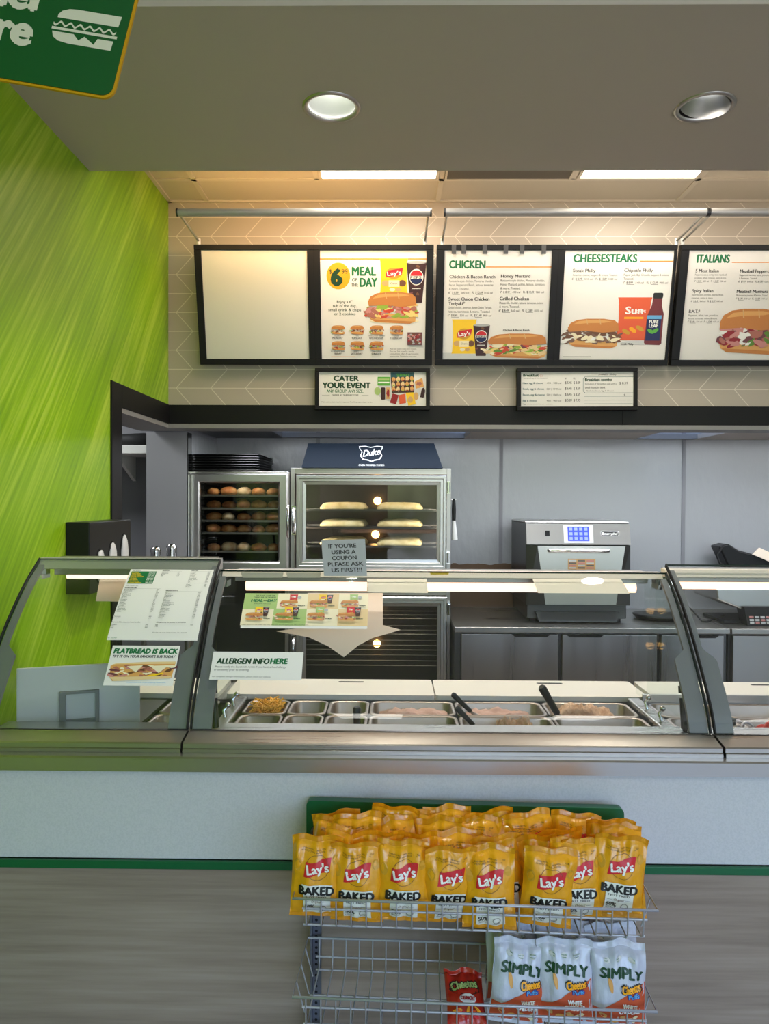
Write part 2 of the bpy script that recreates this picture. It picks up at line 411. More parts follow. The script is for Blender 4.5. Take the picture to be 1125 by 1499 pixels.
class G:
    """flat printing on a sheet: design space x right, y down, mapped by fn(u, v, lift) with u, v in 0..1 from the top left"""
    def __init__(s, mb, fn, x0, y0, x1, y1, wm, hm, lift=.0003):
        s.mb, s.fn, s.b = mb, fn, (x0, y0, x1, y1); s.asp = (wm / (x1 - x0)) / (hm / (y1 - y0)); s.l = lift; s.bands = 0
    def p(s, x, y, l=None):
        x0, y0, x1, y1 = s.b
        return s.fn((x - x0) / (x1 - x0), (y - y0) / (y1 - y0), s.l if l is None else l)
    def up(s): s.l += 1.6e-5
    def rect(s, x0, y0, x1, y1, mn, n=1, k=1):
        if s.bands and n * k == 1: return s.poly([(x0, y0), (x1, y0), (x1, y1), (x0, y1)], mn)
        s.up(); vs = [s.p(x0 + (x1 - x0) * i / n, y0 + (y1 - y0) * j / k) for j in range(k + 1) for i in range(n + 1)]
        fs = [(j * (n + 1) + i, (j + 1) * (n + 1) + i, (j + 1) * (n + 1) + i + 1, j * (n + 1) + i + 1) for j in range(k) for i in range(n)]
        s.mb.add(vs, fs, mn, n * k > 1, raw=True); return s
    def poly(s, pts, mn):
        s.up()
        if not s.bands: s.mb.add([s.p(x, y) for x, y in pts], [tuple(range(len(pts)))[::-1]], mn, raw=True); return s
        y0, y1 = s.b[1], s.b[3]
        def clip(q, yc, below):
            out = []
            for i in range(len(q)):
                a, b = q[i - 1], q[i]; ia, ib = (a[1] <= yc) == below, (b[1] <= yc) == below
                if ia != ib: k = (yc - a[1]) / (b[1] - a[1]); out.append((a[0] + (b[0] - a[0]) * k, yc))
                if ib: out.append(b)
            return out
        for i in range(s.bands):
            q = clip(pts, y0 + (y1 - y0) * i / s.bands, False)
            if len(q) > 2: q = clip(q, y0 + (y1 - y0) * (i + 1) / s.bands, True)
            if len(q) > 2: s.mb.add([s.p(x, y) for x, y in q], [tuple(range(len(q)))[::-1]], mn, raw=True)
        return s
    def ell(s, cx, cy, rx, ry, mn, n=20, a0=0, a1=360, rot=0):
        c, sn = math.cos(R(rot)), math.sin(R(rot)); pts = []
        for i in range(n):
            a = R(a0 + (a1 - a0) * i / (n if a1 - a0 == 360 else n - 1)); x, y = rx * math.cos(a), ry * math.sin(a)
            pts.append((cx + x * c - y * sn, cy + x * sn + y * c))
        return s.poly(pts, mn)
    def ring(s, cx, cy, rx, ry, w, mn, n=28):
        s.up(); vs = []
        for i in range(n):
            a = 2 * math.pi * i / n
            vs += [s.p(cx + rx * math.cos(a), cy + ry * math.sin(a)), s.p(cx + (rx - w) * math.cos(a), cy + (ry - w) * math.sin(a))]
        s.mb.add(vs, [(2 * i, 2 * ((i + 1) % n), 2 * ((i + 1) % n) + 1, 2 * i + 1) for i in range(n)], mn, raw=True); return s
    def rr(s, x0, y0, x1, y1, r, mn): return s.poly(rrect(x0, x1, y0, y1, r), mn)
    def blobby(s, cx, cy, rx, ry, mn, seed, amp=.25, n=14, rot=0):
        rd = random.Random(seed); c, sn = math.cos(R(rot)), math.sin(R(rot)); pts = []
        for i in range(n):
            a = 2 * math.pi * i / n; k = 1 + rd.uniform(-amp, amp); x, y = rx * k * math.cos(a), ry * k * math.sin(a)
            pts.append((cx + x * c - y * sn, cy + x * sn + y * c))
        return s.poly(pts, mn)
    def text(s, t, x, y, h, mn, w=None, bold=0.0, al='l', slant=0.0, rot=0.0, arc=0.0, res=None):
        """baseline-left at x, y; h is the capital height in design units"""
        vs, fs, tw = text_geo(t, 0.0, res or 3)
        if not vs: return s
        sy = h / CAP; sx = (w / tw) if w else sy / s.asp
        full = tw * sx; ox = 0 if al == 'l' else -full / 2 if al == 'c' else -full
        c, sn = math.cos(R(rot)), math.sin(R(rot))
        bold = bold * 1.6 if bold >= .03 else bold
        offs = [(0, 0)] if not bold else [(-bold, 0), (bold, 0)] if bold < .03 else [(0, 0), (-bold * .8, 0), (bold * .8, 0), (0, bold * .55), (0, -bold * .55)]
        for bx, by in offs:
            s.up(); out = []
            for a, b in vs:
                dx = ox + a * sx + (slant * b + bx) * sy / s.asp; dy = -(b + by) * sy
                if arc: dy += arc * ((2 * a / tw - 1) ** 2)
                out.append(s.p(x + dx * c - dy * sn, y + dx * sn + dy * c))
            s.mb.add(out, fs, mn, raw=True)
        return s
    # ---- small pictures used on the posters
    def sub(s, x, y, w, h, seed=0, fill=('meat', 'pink', 'lettuce', 'tomato', 'cheese'), top='bun', n=26, rot=0):
        rd = random.Random(seed + 5)
        K = lambda c: 'ink_' + c
        def q(a, b): return (x + a * w, y + b * h + rot * a * w)
        s.poly([q(.06, .66), q(.1, .86), q(.2, .95), q(.86, 1.0), q(.97, .93), q(.98, .7)], K('bun2'))
        s.poly([q(.12, .86), q(.2, .95), q(.86, 1.0), q(.95, .93)], K('bun'))
        for i in range(n):
            a = rd.random(); b = .42 + .36 * rd.random(); c = rd.choice(fill)
            cx, cy = q(.03 + .94 * a, b); s.blobby(cx, cy, w * rd.uniform(.05, .11), h * rd.uniform(.04, .085), K(c), seed * 91 + i, .35, 9, rd.uniform(-30, 30))
        s.poly([q(.07, .44), q(.05, .3), q(.1, .14), q(.22, .04), q(.4, .0), q(.7, .0), q(.9, .05), q(.97, .16), q(.99, .42), q(.7, .47), q(.4, .41)], K(top))
        s.poly([q(.14, .2), q(.24, .09), q(.42, .05), q(.7, .05), q(.86, .1), q(.7, .14), q(.4, .15)], K('bun2'))
        for k in (.38, .62): s.poly([q(k, .02), q(k + .015, .02), q(k + .04, .2), q(k + .02, .2)], K('tan'))
    def chipbag(s, x, y, w, h, c='yellow', band='red', word="Lay's"):
        K = lambda c: 'ink_' + c
        s.poly([(x, y), (x + w, y), (x + .97 * w, y + .08 * h), (x + .95 * w, y + .5 * h), (x + .98 * w, y + .95 * h), (x + w, y + h), (x, y + h), (x + .03 * w, y + .94 * h), (x + .06 * w, y + .5 * h), (x + .03 * w, y + .08 * h)], K(c))
        if word == "Lay's":
            s.ell(x + .5 * w, y + .42 * h, .28 * w, .16 * h, K('gold'))
            s.poly([(x + .22 * w, y + .42 * h), (x + .3 * w, y + .34 * h), (x + .82 * w, y + .27 * h), (x + .78 * w, y + .46 * h), (x + .24 * w, y + .54 * h)], K(band))
            s.text(word, x + .28 * w, y + .49 * h, .11 * h, K('white'), w=.48 * w, bold=.03, rot=-6)
            s.ell(x + .22 * w, y + .7 * h, .14 * w, .08 * h, K('tan')); s.ell(x + .8 * w, y + .7 * h, .13 * w, .09 * h, K('brown'))
            s.rect(x + .32 * w, y + .62 * h, x + .7 * w, y + .8 * h, K('cream')); s.text('Classic', x + .38 * w, y + .73 * h, .05 * h, K('ink'), w=.26 * w)
            s.ell(x + .45 * w, y + .88 * h, .1 * w, .05 * h, K('cream')); s.ell(x + .65 * w, y + .88 * h, .1 * w, .05 * h, K('tan'))
        else:
            s.text(word, x + .5 * w, y + .38 * h, .16 * h, K('white'), bold=.03, al='c', w=.5 * w)
            s.rect(x + .22 * w, y + .45 * h, x + .78 * w, y + .5 * h, K('amber'))
            for i in range(3): s.blobby(x + (.3 + .2 * i) * w, y + (.8 - .04 * i) * h, .13 * w, .05 * h, K('amber' if i % 2 else 'gold'), i, .1, 10, 30)
    def cup(s, x, y, w, h, word='PEPSI'):
        K = lambda c: 'ink_' + c
        s.poly([(x, y + .06 * h), (x + w, y + .06 * h), (x + .8 * w, y + h), (x + .2 * w, y + h)], K('cola'))
        rd = random.Random(3)
        for i in range(9): s.blobby(x + w * rd.uniform(.25, .75), y + h * rd.uniform(.1, .9), .09 * w, .035 * h, K('plum' if i % 2 else 'brown'), i, .3, 8)
        s.ell(x + .5 * w, y + .06 * h, .5 * w, .035 * h, K('grey'))
        s.ell(x + .5 * w, y + .4 * h, .36 * w, .19 * h, K('white'))
        s.ell(x + .5 * w, y + .37 * h, .31 * w, .13 * h, K('red'), a0=180, a1=360); s.ell(x + .5 * w, y + .44 * h, .31 * w, .13 * h, K('navyink'), a0=0, a1=180)
        s.text(word, x + .5 * w, y + .435 * h, .055 * h, K('black'), bold=.03, al='c', w=.6 * w)
        s.rect(x + .27 * w, y + .66 * h, x + .73 * w, y + .675 * h, K('white'))
def sheet_fn(o, r, u, wm, hm):
    """flat sheet: o top-left corner, r and u unit vectors; lift along r x u"""
    o, r, u = Vector(o), Vector(r).normalized(), Vector(u).normalized(); n = r.cross(u)
    return lambda a, b, l: o + r * (a * wm) - u * (b * hm) + n * l
# ------------------------------------------------------------------ the room
WL = -1.186; BH = 3.87; KB = 4.93; HEAD = 1.956; HTOP = 2.078
def struct(name, mb, bevel=0, **k): return mb.build(name, kind='structure', bevel=bevel, **k)
m = MB(); m.box((-3.2, SHOP_Y, -.1), (5.2, 6.2, 0), 'floor_tile'); struct('floor', m)
# left wall: lime wallcovering with an opening to a side room between 3.08 and 4.23
m = MB(); m.box((WL - .2, SHOP_Y, 0), (WL, 3.08, 3.5), 'lime_wallcovering'); m.box((WL - .2, 3.08, HEAD + .02), (WL, BH, 3.5), 'lime_wallcovering'); struct('wall_left', m)
m = MB(); m.box((WL - .2, BH, HEAD + .02), (WL, KB, 3.5), 'grey_paint'); m.box((WL - .2, 4.235, 0), (WL, KB, HEAD + .02), 'glossy_grey_panel'); struct('wall_left_kitchen', m)
m = MB(); m.box((WL - .235, 4.222, 0), (WL + .004, 4.235, HEAD + .01), 'clad_steel'); m.box((WL, 4.222, 0), (WL + .006, 4.30, HEAD + .01), 'chrome'); struct('trim_1', m)
# side room seen through the opening
m = MB(); m.box((-3.2, 4.62, 0), (WL - .2, 4.72, 3.0), 'grey_paint'); struct('wall_side_room', m)
m = MB(); m.box((-3.2, 2.9, 0), (-3.1, 4.62, 3.0), 'grey_paint'); m.box((-3.2, 2.8, 0), (WL - .2, 2.9, 3.0), 'grey_paint'); struct('wall_side_room_end', m)
m = MB(); m.box((-3.2, 2.8, 2.6), (WL - .2, 4.72, 2.7), 'white_paint'); struct('ceiling_side_room', m)
# bulkhead with chevron tile
m = MB(); m.box((WL, BH, HTOP - .01), (5.2, BH + .15, 3.5), 'chevron_tile'); struct('wall_back_upper', m)
m = MB(); m.box((WL + .002, BH - .008, HEAD + .022), (1.187, BH + .1, HTOP), 'black_trim'); m.box((1.189, BH - .008, HEAD + .022), (5.2, BH + .1, HTOP), 'black_trim'); struct('trim_2', m)
m = MB(); m.box((WL - .2, BH - .016, HEAD), (5.2, BH + .16, HEAD + .022), 'lip_grey'); struct('trim_3', m)
# black casing of the side opening
m = MB(); m.box((WL - .2, 3.075, 0), (WL + .008, 3.19, HTOP), 'black_trim'); m.box((WL - .02, 3.19, HEAD + .022), (WL + .008, BH - .009, HTOP), 'black_trim'); struct('trim_4', m, bevel=.002)
m = MB(); m.box((WL - .2, 3.19, HEAD), (WL + .004, BH - .016, HEAD + .022), 'lip_grey'); struct('trim_5', m)
# kitchen wall: glossy panels with seam strips
SEAMS = [XZ(733, 700, KB)[0], XZ(1000, 700, KB)[0]]
m = MB(); m.box((WL, KB, 1.165), (5.2, KB + .1, 3.0), 'glossy_grey_panel')
m.box((WL, KB, 0), (5.2, KB + .1, 1.165), 'glossy_grey_panel')
for x in SEAMS + [SEAMS[1] + 1.22, SEAMS[0] - 1.22]: m.box((x - .012, KB - .005, .9), (x + .012, KB, 2.2), 'grey_paint')
struct('wall_back', m)
m = MB(); a = P(655, 824, KB - .01); b = P(752, 900, KB - .01)
rd = random.Random(2); top = [(a.x + (b.x - a.x) * i / 24, KB - .012, a.z - .012 * rd.random()) for i in range(25)]
m.prism([(b.x, KB - .012, .872), (a.x, KB - .012, .872)] + top, (0, .012, 0), 'brown_board'); struct('trim_6', m)
# kitchen soffit with the dark hood recesses
CZ = 1.995
xs = [XZ(400, 640, 4.5)[0], XZ(688, 640, 4.5)[0], XZ(960, 640, 4.5)[0], XZ(1056, 640, 4.5)[0]]
m = MB()
m.box((WL, BH + .16, CZ), (xs[0], KB, CZ + .03), 'grey_paint'); m.box((xs[1], BH + .16, CZ), (xs[2], KB, CZ + .03), 'soffit_paint'); m.box((xs[3], BH + .16, CZ), (5.2, KB, CZ + .03), 'soffit_paint')
for x0, x1 in ((xs[0], xs[1]), (xs[2], xs[3])):
    m.box((x0, 4.86, CZ), (x1, KB, CZ + .03), 'grey_paint')
    m.box((x0, BH + .16, CZ + .4), (x1, KB, CZ + .43), 'dark_interior')
struct('ceiling_kitchen', m)
# ceilings: dropped soffit, tile ceiling behind it, dining ceiling in front of it
SZ = 2.854; HR = .079
DL = []
for px, py in ((485, 157), (1031, 157)):
    d = ray(px, py); k = (SZ - CAM_Z) / d.z; DL.append(Vector((d.x * k, d.y * k, SZ)))
m = MB(); y0, y1 = 1.918, 2.87; b_ = .14
m.add([(x, y, z) for z in (SZ, 3.5) for y in (y0, y1) for x in (WL, 5.2)], [(4, 5, 7, 6), (0, 1, 5, 4), (2, 6, 7, 3), (0, 4, 6, 2), (1, 3, 7, 5)], 'soffit_paint')
def down(xa, xb, ya, yb): m.add([(xa, ya, SZ), (xa, yb, SZ), (xb, yb, SZ), (xb, ya, SZ)], [(0, 1, 2, 3)], 'soffit_paint')
xe = WL
for c in DL:
    down(xe, c.x - b_, y0, y1); down(c.x - b_, c.x + b_, y0, c.y - b_); down(c.x - b_, c.x + b_, c.y + b_, y1); xe = c.x + b_
    n = 48; ci = []; sq = []
    for i in range(n):
        a = 2 * math.pi * i / n; ca, sa = math.cos(a), math.sin(a); k = b_ / max(abs(ca), abs(sa))
        ci.append((c.x + HR * ca, c.y + HR * sa, SZ)); sq.append((c.x + k * ca, c.y + k * sa, SZ))
    m.add(ci + sq, [(i, (i + 1) % n, n + (i + 1) % n, n + i) for i in range(n)], 'soffit_paint')
down(xe, 5.2, y0, y1); struct('ceiling_soffit', m)
m = MB(); m.box((WL, 2.87, 3.14), (5.2, BH, 3.3), 'ceiling_tile')
for x in (-.98, -.38, .222, .855, 1.46, 2.07): m.box((x - .012, 2.87, 3.134), (x + .012, 3.6 if x not in (-.98, .222, 1.46) else BH, 3.14), 'grid_white')
for y in (3.6,): m.box((WL, y - .012, 3.134), (5.2, y + .012, 3.14), 'grid_white')
m.box((WL, BH - .02, 3.132), (5.2, BH, 3.14), 'grid_white'); m.box((WL, 2.87, 3.132), (WL + .02, BH, 3.14), 'grid_white')
struct('ceiling_grid', m)
m = MB(); m.box((WL - .2, SHOP_Y, 3.5), (5.2, BH + .15, 3.6), 'white_paint'); struct('ceiling', m)
m = MB(); m.box((5.1, SHOP_Y, 0), (5.2, KB + .1, 3.5), 'white_paint'); struct('wall_right', m)
# shop front
m = MB(); zs = OPEN_Z
m.box((WL - .2, SHOP_Y - .12, 0), (5.2, SHOP_Y, zs[0]), 'dark_steel'); m.box((WL - .2, SHOP_Y - .12, zs[1]), (5.2, SHOP_Y, 3.5), 'white_paint')
ex = [WL - .2] + [v for o in OPENINGS for v in o] + [5.2]
for i in range(0, len(ex), 2): m.box((ex[i], SHOP_Y - .12, zs[0]), (ex[i + 1], SHOP_Y, zs[1]), 'white_paint')
struct('wall_front', m)

# ceiling fittings
def led(x0, x1, label):
    t = thing('ceiling_light', label, 'ceiling light', ((x0 + x1) / 2, 3.0, 3.13), group='kitchen ceiling panels')
    f = MB(); z = 3.128
    for a, b in (((x0, 2.88), (x0 + .015, 3.585)), ((x1 - .015, 2.88), (x1, 3.585)), ((x0 + .015, 3.57), (x1 - .015, 3.585)), ((x0 + .015, 2.88), (x1 - .015, 2.895))):
        f.box((*a, z), (*b, 3.14), 'grid_white')
    f.build('frame', t)
    d = MB(); d.box((x0 + .015, 2.895, z + .003), (x1 - .015, 3.57, 3.138), 'led_panel'); d.build('diffuser', t)
led(-.366, .208, 'lit white ceiling panel above the meal of the day board')
led(.87, 1.445, 'lit white ceiling panel above the cheesesteaks board')
t = thing('ceiling_vent', 'grey perforated ceiling vent between the two lit ceiling panels', 'vent', (.54, 3.2, 3.13))
m = MB(); m.box((.237, 2.88, 3.13), (.842, 3.588, 3.139), 'vent_grey'); m.build('grille', t)
m = MB()
for a, b in (((.237, 2.88), (.247, 3.588)), ((.832, 2.88), (.842, 3.588)), ((.247, 3.578), (.832, 3.588))): m.box((*a, 3.126), (*b, 3.13), 'grid_white')
m.build('frame', t)
def downlight(c, lamp, label, tilt):
    t = thing('downlight', label, 'downlight', c, group='recessed downlights in the dropped ceiling')
    m = MB(); m.lathe([(HR - .002, .003), (HR - .001, -.003), (.086, -.006), (.093, -.003), (.094, .0)], c, 'aluminium', 48, cap0=False, cap1=False); m.build('trim_ring', t)
    T = Matrix.Translation(c) @ Matrix.Rotation(tilt, 4, 'Y')
    m = MB(); m.M = T; m.lathe([(HR - .003, .004), (.072, .03), (.06, .065), (.048, .085)], (0, 0, 0), 'aluminium' if tilt else 'white_plastic', 48, cap0=False, cap1=False); m.build('reflector', t)
    m = MB(); m.M = T; m.lathe([(.0, .05), (.028, .055), (.044, .075), (.048, .086)], (0, 0, 0), lamp, 40, cap0=False, cap1=False); m.build('lamp', t)
downlight(DL[0], 'spot_lamp', 'bright recessed downlight in the dropped ceiling above the menu boards, the left one', 0)
downlight(DL[1], 'spot_lamp_dim', 'dim tilted recessed downlight with chrome reflector, the right one', .18)
for c, w in ((DL[0], SPOT_W), (DL[1], SPOT_W * .55)):
    l = bpy.data.lights.new('downlight_beam', 'SPOT'); l.energy = w; l.spot_size = R(125); l.spot_blend = .6; l.shadow_soft_size = .05; l.color = (1, .95, .87)
    o = bpy.data.objects.new('downlight_beam', l); COL.objects.link(o); o.location = c + Vector((0, 0, .035))
l = bpy.data.lights.new('side_room_fill', 'AREA'); l.size = .5; l.energy = 9; l.color = (.93, .96, 1)  # fill light added to brighten the side room
o = bpy.data.objects.new('side_room_fill', l); COL.objects.link(o); o.location = (-2.2, 3.7, 2.58)
for k, x in enumerate((-.2, 1.6, 3.4)):  # glowing panels added out of view to brighten soffit face and counter
    t = thing('ceiling_light', f'added unseen fill panel over the dining side, {place_word(k, 3)}', 'ceiling light', (x, -2.1, 3.48), group='added dining fill panels')
    m = MB(); m.box((x - .3, -2.7, 3.49), (x + .3, -1.5, 3.499), 'grid_white'); m.build('frame', t)
    m = MB(); m.box((x - .28, -2.68, 3.482), (x + .28, -1.52, 3.4895), 'dining_fill_panel'); m.build('diffuser', t)
# unseen strip light added behind the header to brighten the kitchen equipment
t = thing('fill_strip', 'unseen strip light added behind the black header to brighten the kitchen equipment', 'strip light', (1.2, 4.09, 1.99))
m = MB(); m.box((-.95, 4.035, 1.982), (3.4, 4.215, 1.994), 'white_plastic'); m.build('housing', t)
m = MB(); m.box((-.94, 4.045, 1.975), (3.39, 4.205, 1.9815), 'fill_strip_glow'); m.build('lamp', t)

# ------------------------------------------------------------------ menu boards
TOP_Y, BOT_Y = 3.70, 3.83
U = Vector((0, TOP_Y - BOT_Y, .575)).normalized(); HB = Vector((0, TOP_Y - BOT_Y, .575)).length
BZ = 1.58 + (733 - 535) / (1080 / BOT_Y)
def bpt(x, v, n=0.0):
    """point of the tilted board plane: x across, v metres up from the bottom edge, n out towards the room"""
    nn = Vector((1, 0, 0)).cross(U)
    return Vector((x, BOT_Y, BZ)) + U * v + nn * n
def bbox(m, x0, x1, v0, v1, n0, n1, mn):
    vs = [bpt(x, v, n) for n in (n0, n1) for v in (v0, v1) for x in (x0, x1)]
    m.add(vs, [(0, 2, 3, 1), (4, 5, 7, 6), (0, 1, 5, 4), (2, 6, 7, 3), (0, 4, 6, 2), (1, 3, 7, 5)], mn)
def menu_board(x0, x1, wins, label, draws, tape=()):
    t = thing('menu_board', label, 'menu board', bpt((x0 + x1) / 2, 0), group='menu boards under the light bars')
    f = MB(); xs = [x0] + [v for w in wins for v in w] + [x1]; v0, v1 = .030, .563
    bbox(f, x0, x1, 0, HB, -.03, .0, 'black_trim')
    bbox(f, x0, x1, v1, HB, .0, .012, 'black_trim'); bbox(f, x0, x1, 0, v0, .0, .012, 'black_trim')
    for i in range(0, len(xs), 2): bbox(f, xs[i], xs[i + 1], v0, v1, .0, .012, 'black_trim')
    f.build('frame', t, bevel=.002)
    if len(wins) == 2:
        f = MB(); mid = (wins[0][1] + wins[1][0]) / 2; bbox(f, mid - .0012, mid + .0012, 0, HB, .0121, .0124, 'hole'); f.build('seam', t)
    for x in (x0 + .18, (x0 + x1) / 2, x1 - .18):
        b = MB(); p = bpt(x, .1, -.03); b.box((x - .02, p.y, p.z - .02), (x + .02, BH - .001, p.z + .02), 'dull_steel')
        b.build('wall_bracket', t)
    for (a, c), fn in zip(wins, draws):
        s = MB(); bbox(s, a, c, v0, v1, 0, .002, 'blank_panel' if fn is None else 'paper')
        if fn:
            wm, hm = c - a, v1 - v0
            fn(s, sheet_fn(bpt(a, v1, .002), (1, 0, 0), U, wm, hm), wm, hm)
        s.build('menu_panel', t, 'blank cream menu panel' if fn is None else None)
    if tape:
        for x in tape:
            s = MB(); bbox(s, x - .011, x + .011, HB - .045, HB - .002, .0122, .0126, 'clear_tape'); s.build('tape_strip', t, 'clear tape strip on the top edge')
def line_block(g, x, y, lines, h, lead, mn='ink_ink', **k):
    for i, s in enumerate(lines): g.text(s, x, y + i * lead, h, mn, **k)
def d_meal(mb, fn, wm, hm):
    g = G(mb, fn, 48, 0, 1062, 1030, wm, hm)
    g.rect(48, 74, 1062, 86, 'ink_orange')
    g.ell(220, 238, 114, 124, 'ink_amber', 40)
    g.text('$', 132, 215, 38, 'ink_dgreen', bold=.01, w=26); g.text('6', 160, 322, 146, 'ink_dgreen', w=86, bold=.06); g.text('99', 252, 218, 42, 'ink_dgreen', w=58, bold=.01)
    g.text('MEAL', 354, 232, 76, 'ink_green', w=226, bold=.035); g.text('OF', 352, 290, 32, 'ink_dgreen', w=48, bold=.02); g.text('THE', 342, 336, 32, 'ink_dgreen', w=68, bold=.02); g.text('DAY', 428, 336, 78, 'ink_green', w=164, bold=.035)
    for i, s in enumerate(('Enjoy a 6"', 'sub of the day,', 'small drink & chips', 'or 2 cookies')): g.text(s, 278, 492 + i * 38, 25, 'ink_dgreen', al='c', bold=.008, w=(150, 230, 316, 208)[i])
    g.chipbag(615, 74, 275, 330); g.cup(874, 88, 190, 400)
    g.ell(760, 660, 240, 26, 'ink_cream'); g.sub(478, 388, 500, 300, 1, n=70)
    days = [('Meatball', 'MONDAY'), ('Tuna', 'TUESDAY'), ('Sweet Onion Teriyaki', 'WEDNESDAY'), ('Turkey', 'THURSDAY'), ('Black Forest Ham', 'FRIDAY'), ('B.M.T.', 'SATURDAY'), ('Spicy Italian', 'SUNDAY')]
    for i, (a, b) in enumerate(days):
        cx = (206, 392, 584, 778)[i % 4]; y = 704 if i < 4 else 856
        g.sub(cx - 68, y, 140, 88, i + 20, ('dred', 'meat', 'lettuce', 'brown', 'cream'), n=16)
        g.text(a, cx, y + 106, 13, 'ink_ink', al='c'); g.text(b, cx, y + 130, 16, 'ink_black', al='c', bold=.02)
    g.rect(888, 770, 1030, 892, 'ink_plum')
    rd = random.Random(4)
    for i in range(50): g.blobby(rd.uniform(900, 1018), rd.uniform(782, 880), 12, 9, 'ink_' + ('pink', 'dred', 'grey', 'brown')[i % 4], i, .3, 8)
    line_block(g, 716, 936, ['Add any extra meat and cheese.', 'Plus tax. See crew for details.', 'Limited time offer. At participating', 'restaurants. Drink size may vary.'], 14, 24, 'ink_lightink')
    g.rect(140, 1004, 380, 1006, 'ink_orange')
def dish(g, x, y, title, lines, pr, s=1.0, th=30, w=None):
    g.text(title, x, y, th, 'ink_ink', bold=.025, w=w)
    for i, l in enumerate(lines): g.text(l, x - 2, y + 38 + i * 37, 21, 'ink_lightink', w=min(430, 12.2 * len(l)))
    yy = y + 30 + len(lines) * 37
    g.text('6"  $ ' + pr[0], x - 6, yy + 8, 20, 'ink_ink', bold=.008, w=95); g.text(pr[1], x + 115, yy + 8, 18, 'ink_lightink', w=78)
    g.text('FL  $ ' + pr[2], x + 222, yy + 8, 20, 'ink_ink', bold=.008, w=105); g.text(pr[3], x + 345, yy + 8, 18, 'ink_lightink', w=80)
    g.rect(x + 30, yy + 14, x + 105, yy + 17, 'ink_ink'); g.rect(x + 262, yy + 14, x + 332, yy + 17, 'ink_ink')
def d_chicken(mb, fn, wm, hm):
    g = G(mb, fn, 45, 42, 1085, 1105, wm, hm)
    g.rect(450, 196, 1085, 206, 'ink_orange'); g.text('CHICKEN', 96, 212, 72, 'ink_green', w=346, bold=.035)
    dish(g, 98, 308, 'Chicken & Bacon Ranch', ['Rotisserie-style chicken, Monterey cheddar,', 'bacon, Peppercorn Ranch, lettuce, tomatoes', '& more. Toasted.'], ('8.99', '580 cal', '12.89', '1160 cal'), w=445)
    dish(g, 600, 302, 'Honey Mustard', ['Rotisserie-style chicken, Monterey cheddar,', 'Honey Mustard, pickles, lettuce, tomatoes', '& more. Toasted.'], ('8.49', '490 cal', '12.89', '980 cal'), w=285)
    g.text('Sweet Onion Chicken', 94, 522, 30, 'ink_ink', bold=.025, w=400)
    dish(g, 94, 566, 'Teriyaki*', ['Grilled chicken, American, Sweet Onion Teriyaki,', 'lettuce, tomatoes & more. Toasted.'], ('8.49', '530 cal', '12.49', '960 cal'), w=160)
    dish(g, 596, 518, 'Grilled Chicken', ['Mozzarella, cheddar, lettuce, tomatoes, onions', '& more. Toasted.'], ('8.49', '560 cal', '12.89', '1020 cal'), w=285)
    g.rect(45, 1040, 1085, 1105, 'ink_silver')
    g.chipbag(132, 708, 245, 340); g.cup(344, 745, 165, 325)
    g.text('Chicken & Bacon Ranch', 640, 822, 20, 'ink_black', w=260, bold=.02)
    g.sub(462, 846, 620, 250, 7, ('cream', 'lettuce', 'plum', 'tomato', 'lettuce2', 'cheese', 'bunpale'), n=80)
def d_cheese(mb, fn, wm, hm):
    g = G(mb, fn, 60, 38, 1095, 1090, wm, hm)
    g.rect(775, 134, 1095, 144, 'ink_orange'); g.text('CHEESESTEAKS', 146, 148, 72, 'ink_green', w=602, bold=.035)
    dish(g, 146, 242, 'Steak Philly', ['American cheese, peppers & onions. Toasted.'], ('8.99', '510 cal', '12.89', '1020 cal'), w=215)
    dish(g, 636, 240, 'Chipotle Philly', ['Pepper Jack, Baja Chipotle, peppers & onions.', 'Toasted.'], ('8.99', '540 cal', '12.89', '980 cal'), w=272)
    g.ell(860, 920, 200, 22, 'ink_silver'); g.chipbag(596, 482, 330, 415, 'sunorange', word='Sun'); g.text('CHIPS', 782, 630, 26, 'ink_white', w=90, bold=.02)
    K = 'ink_tea'
    g.poly([(935, 485), (1022, 485), (1022, 560), (1048, 640), (1048, 930), (1030, 945), (890, 940), (878, 920), (888, 660), (925, 560)], K)
    g.rr(932, 438, 1027, 492, 14, 'ink_black'); g.rect(890, 655, 1030, 690, 'ink_sky'); g.rect(890, 690, 1028, 900, 'ink_navyink')
    g.text('PURE', 958, 732, 30, 'ink_white', al='c', w=86, bold=.03); g.text('LEAF', 958, 756 + 14, 30, 'ink_white', al='c', w=86, bold=.03)
    g.ell(935, 810, 36, 18, 'ink_lgreen', rot=30); g.ell(978, 805, 36, 18, 'ink_lgreen', rot=-35)
    g.sub(100, 688, 530, 290, 11, ('steak', 'brown', 'cream', 'steak', 'white'), n=80)
    g.text('Steak Philly', 652, 945, 20, 'ink_ink', w=125, bold=.02); g.rect(95, 1058, 370, 1061, 'ink_lightink')
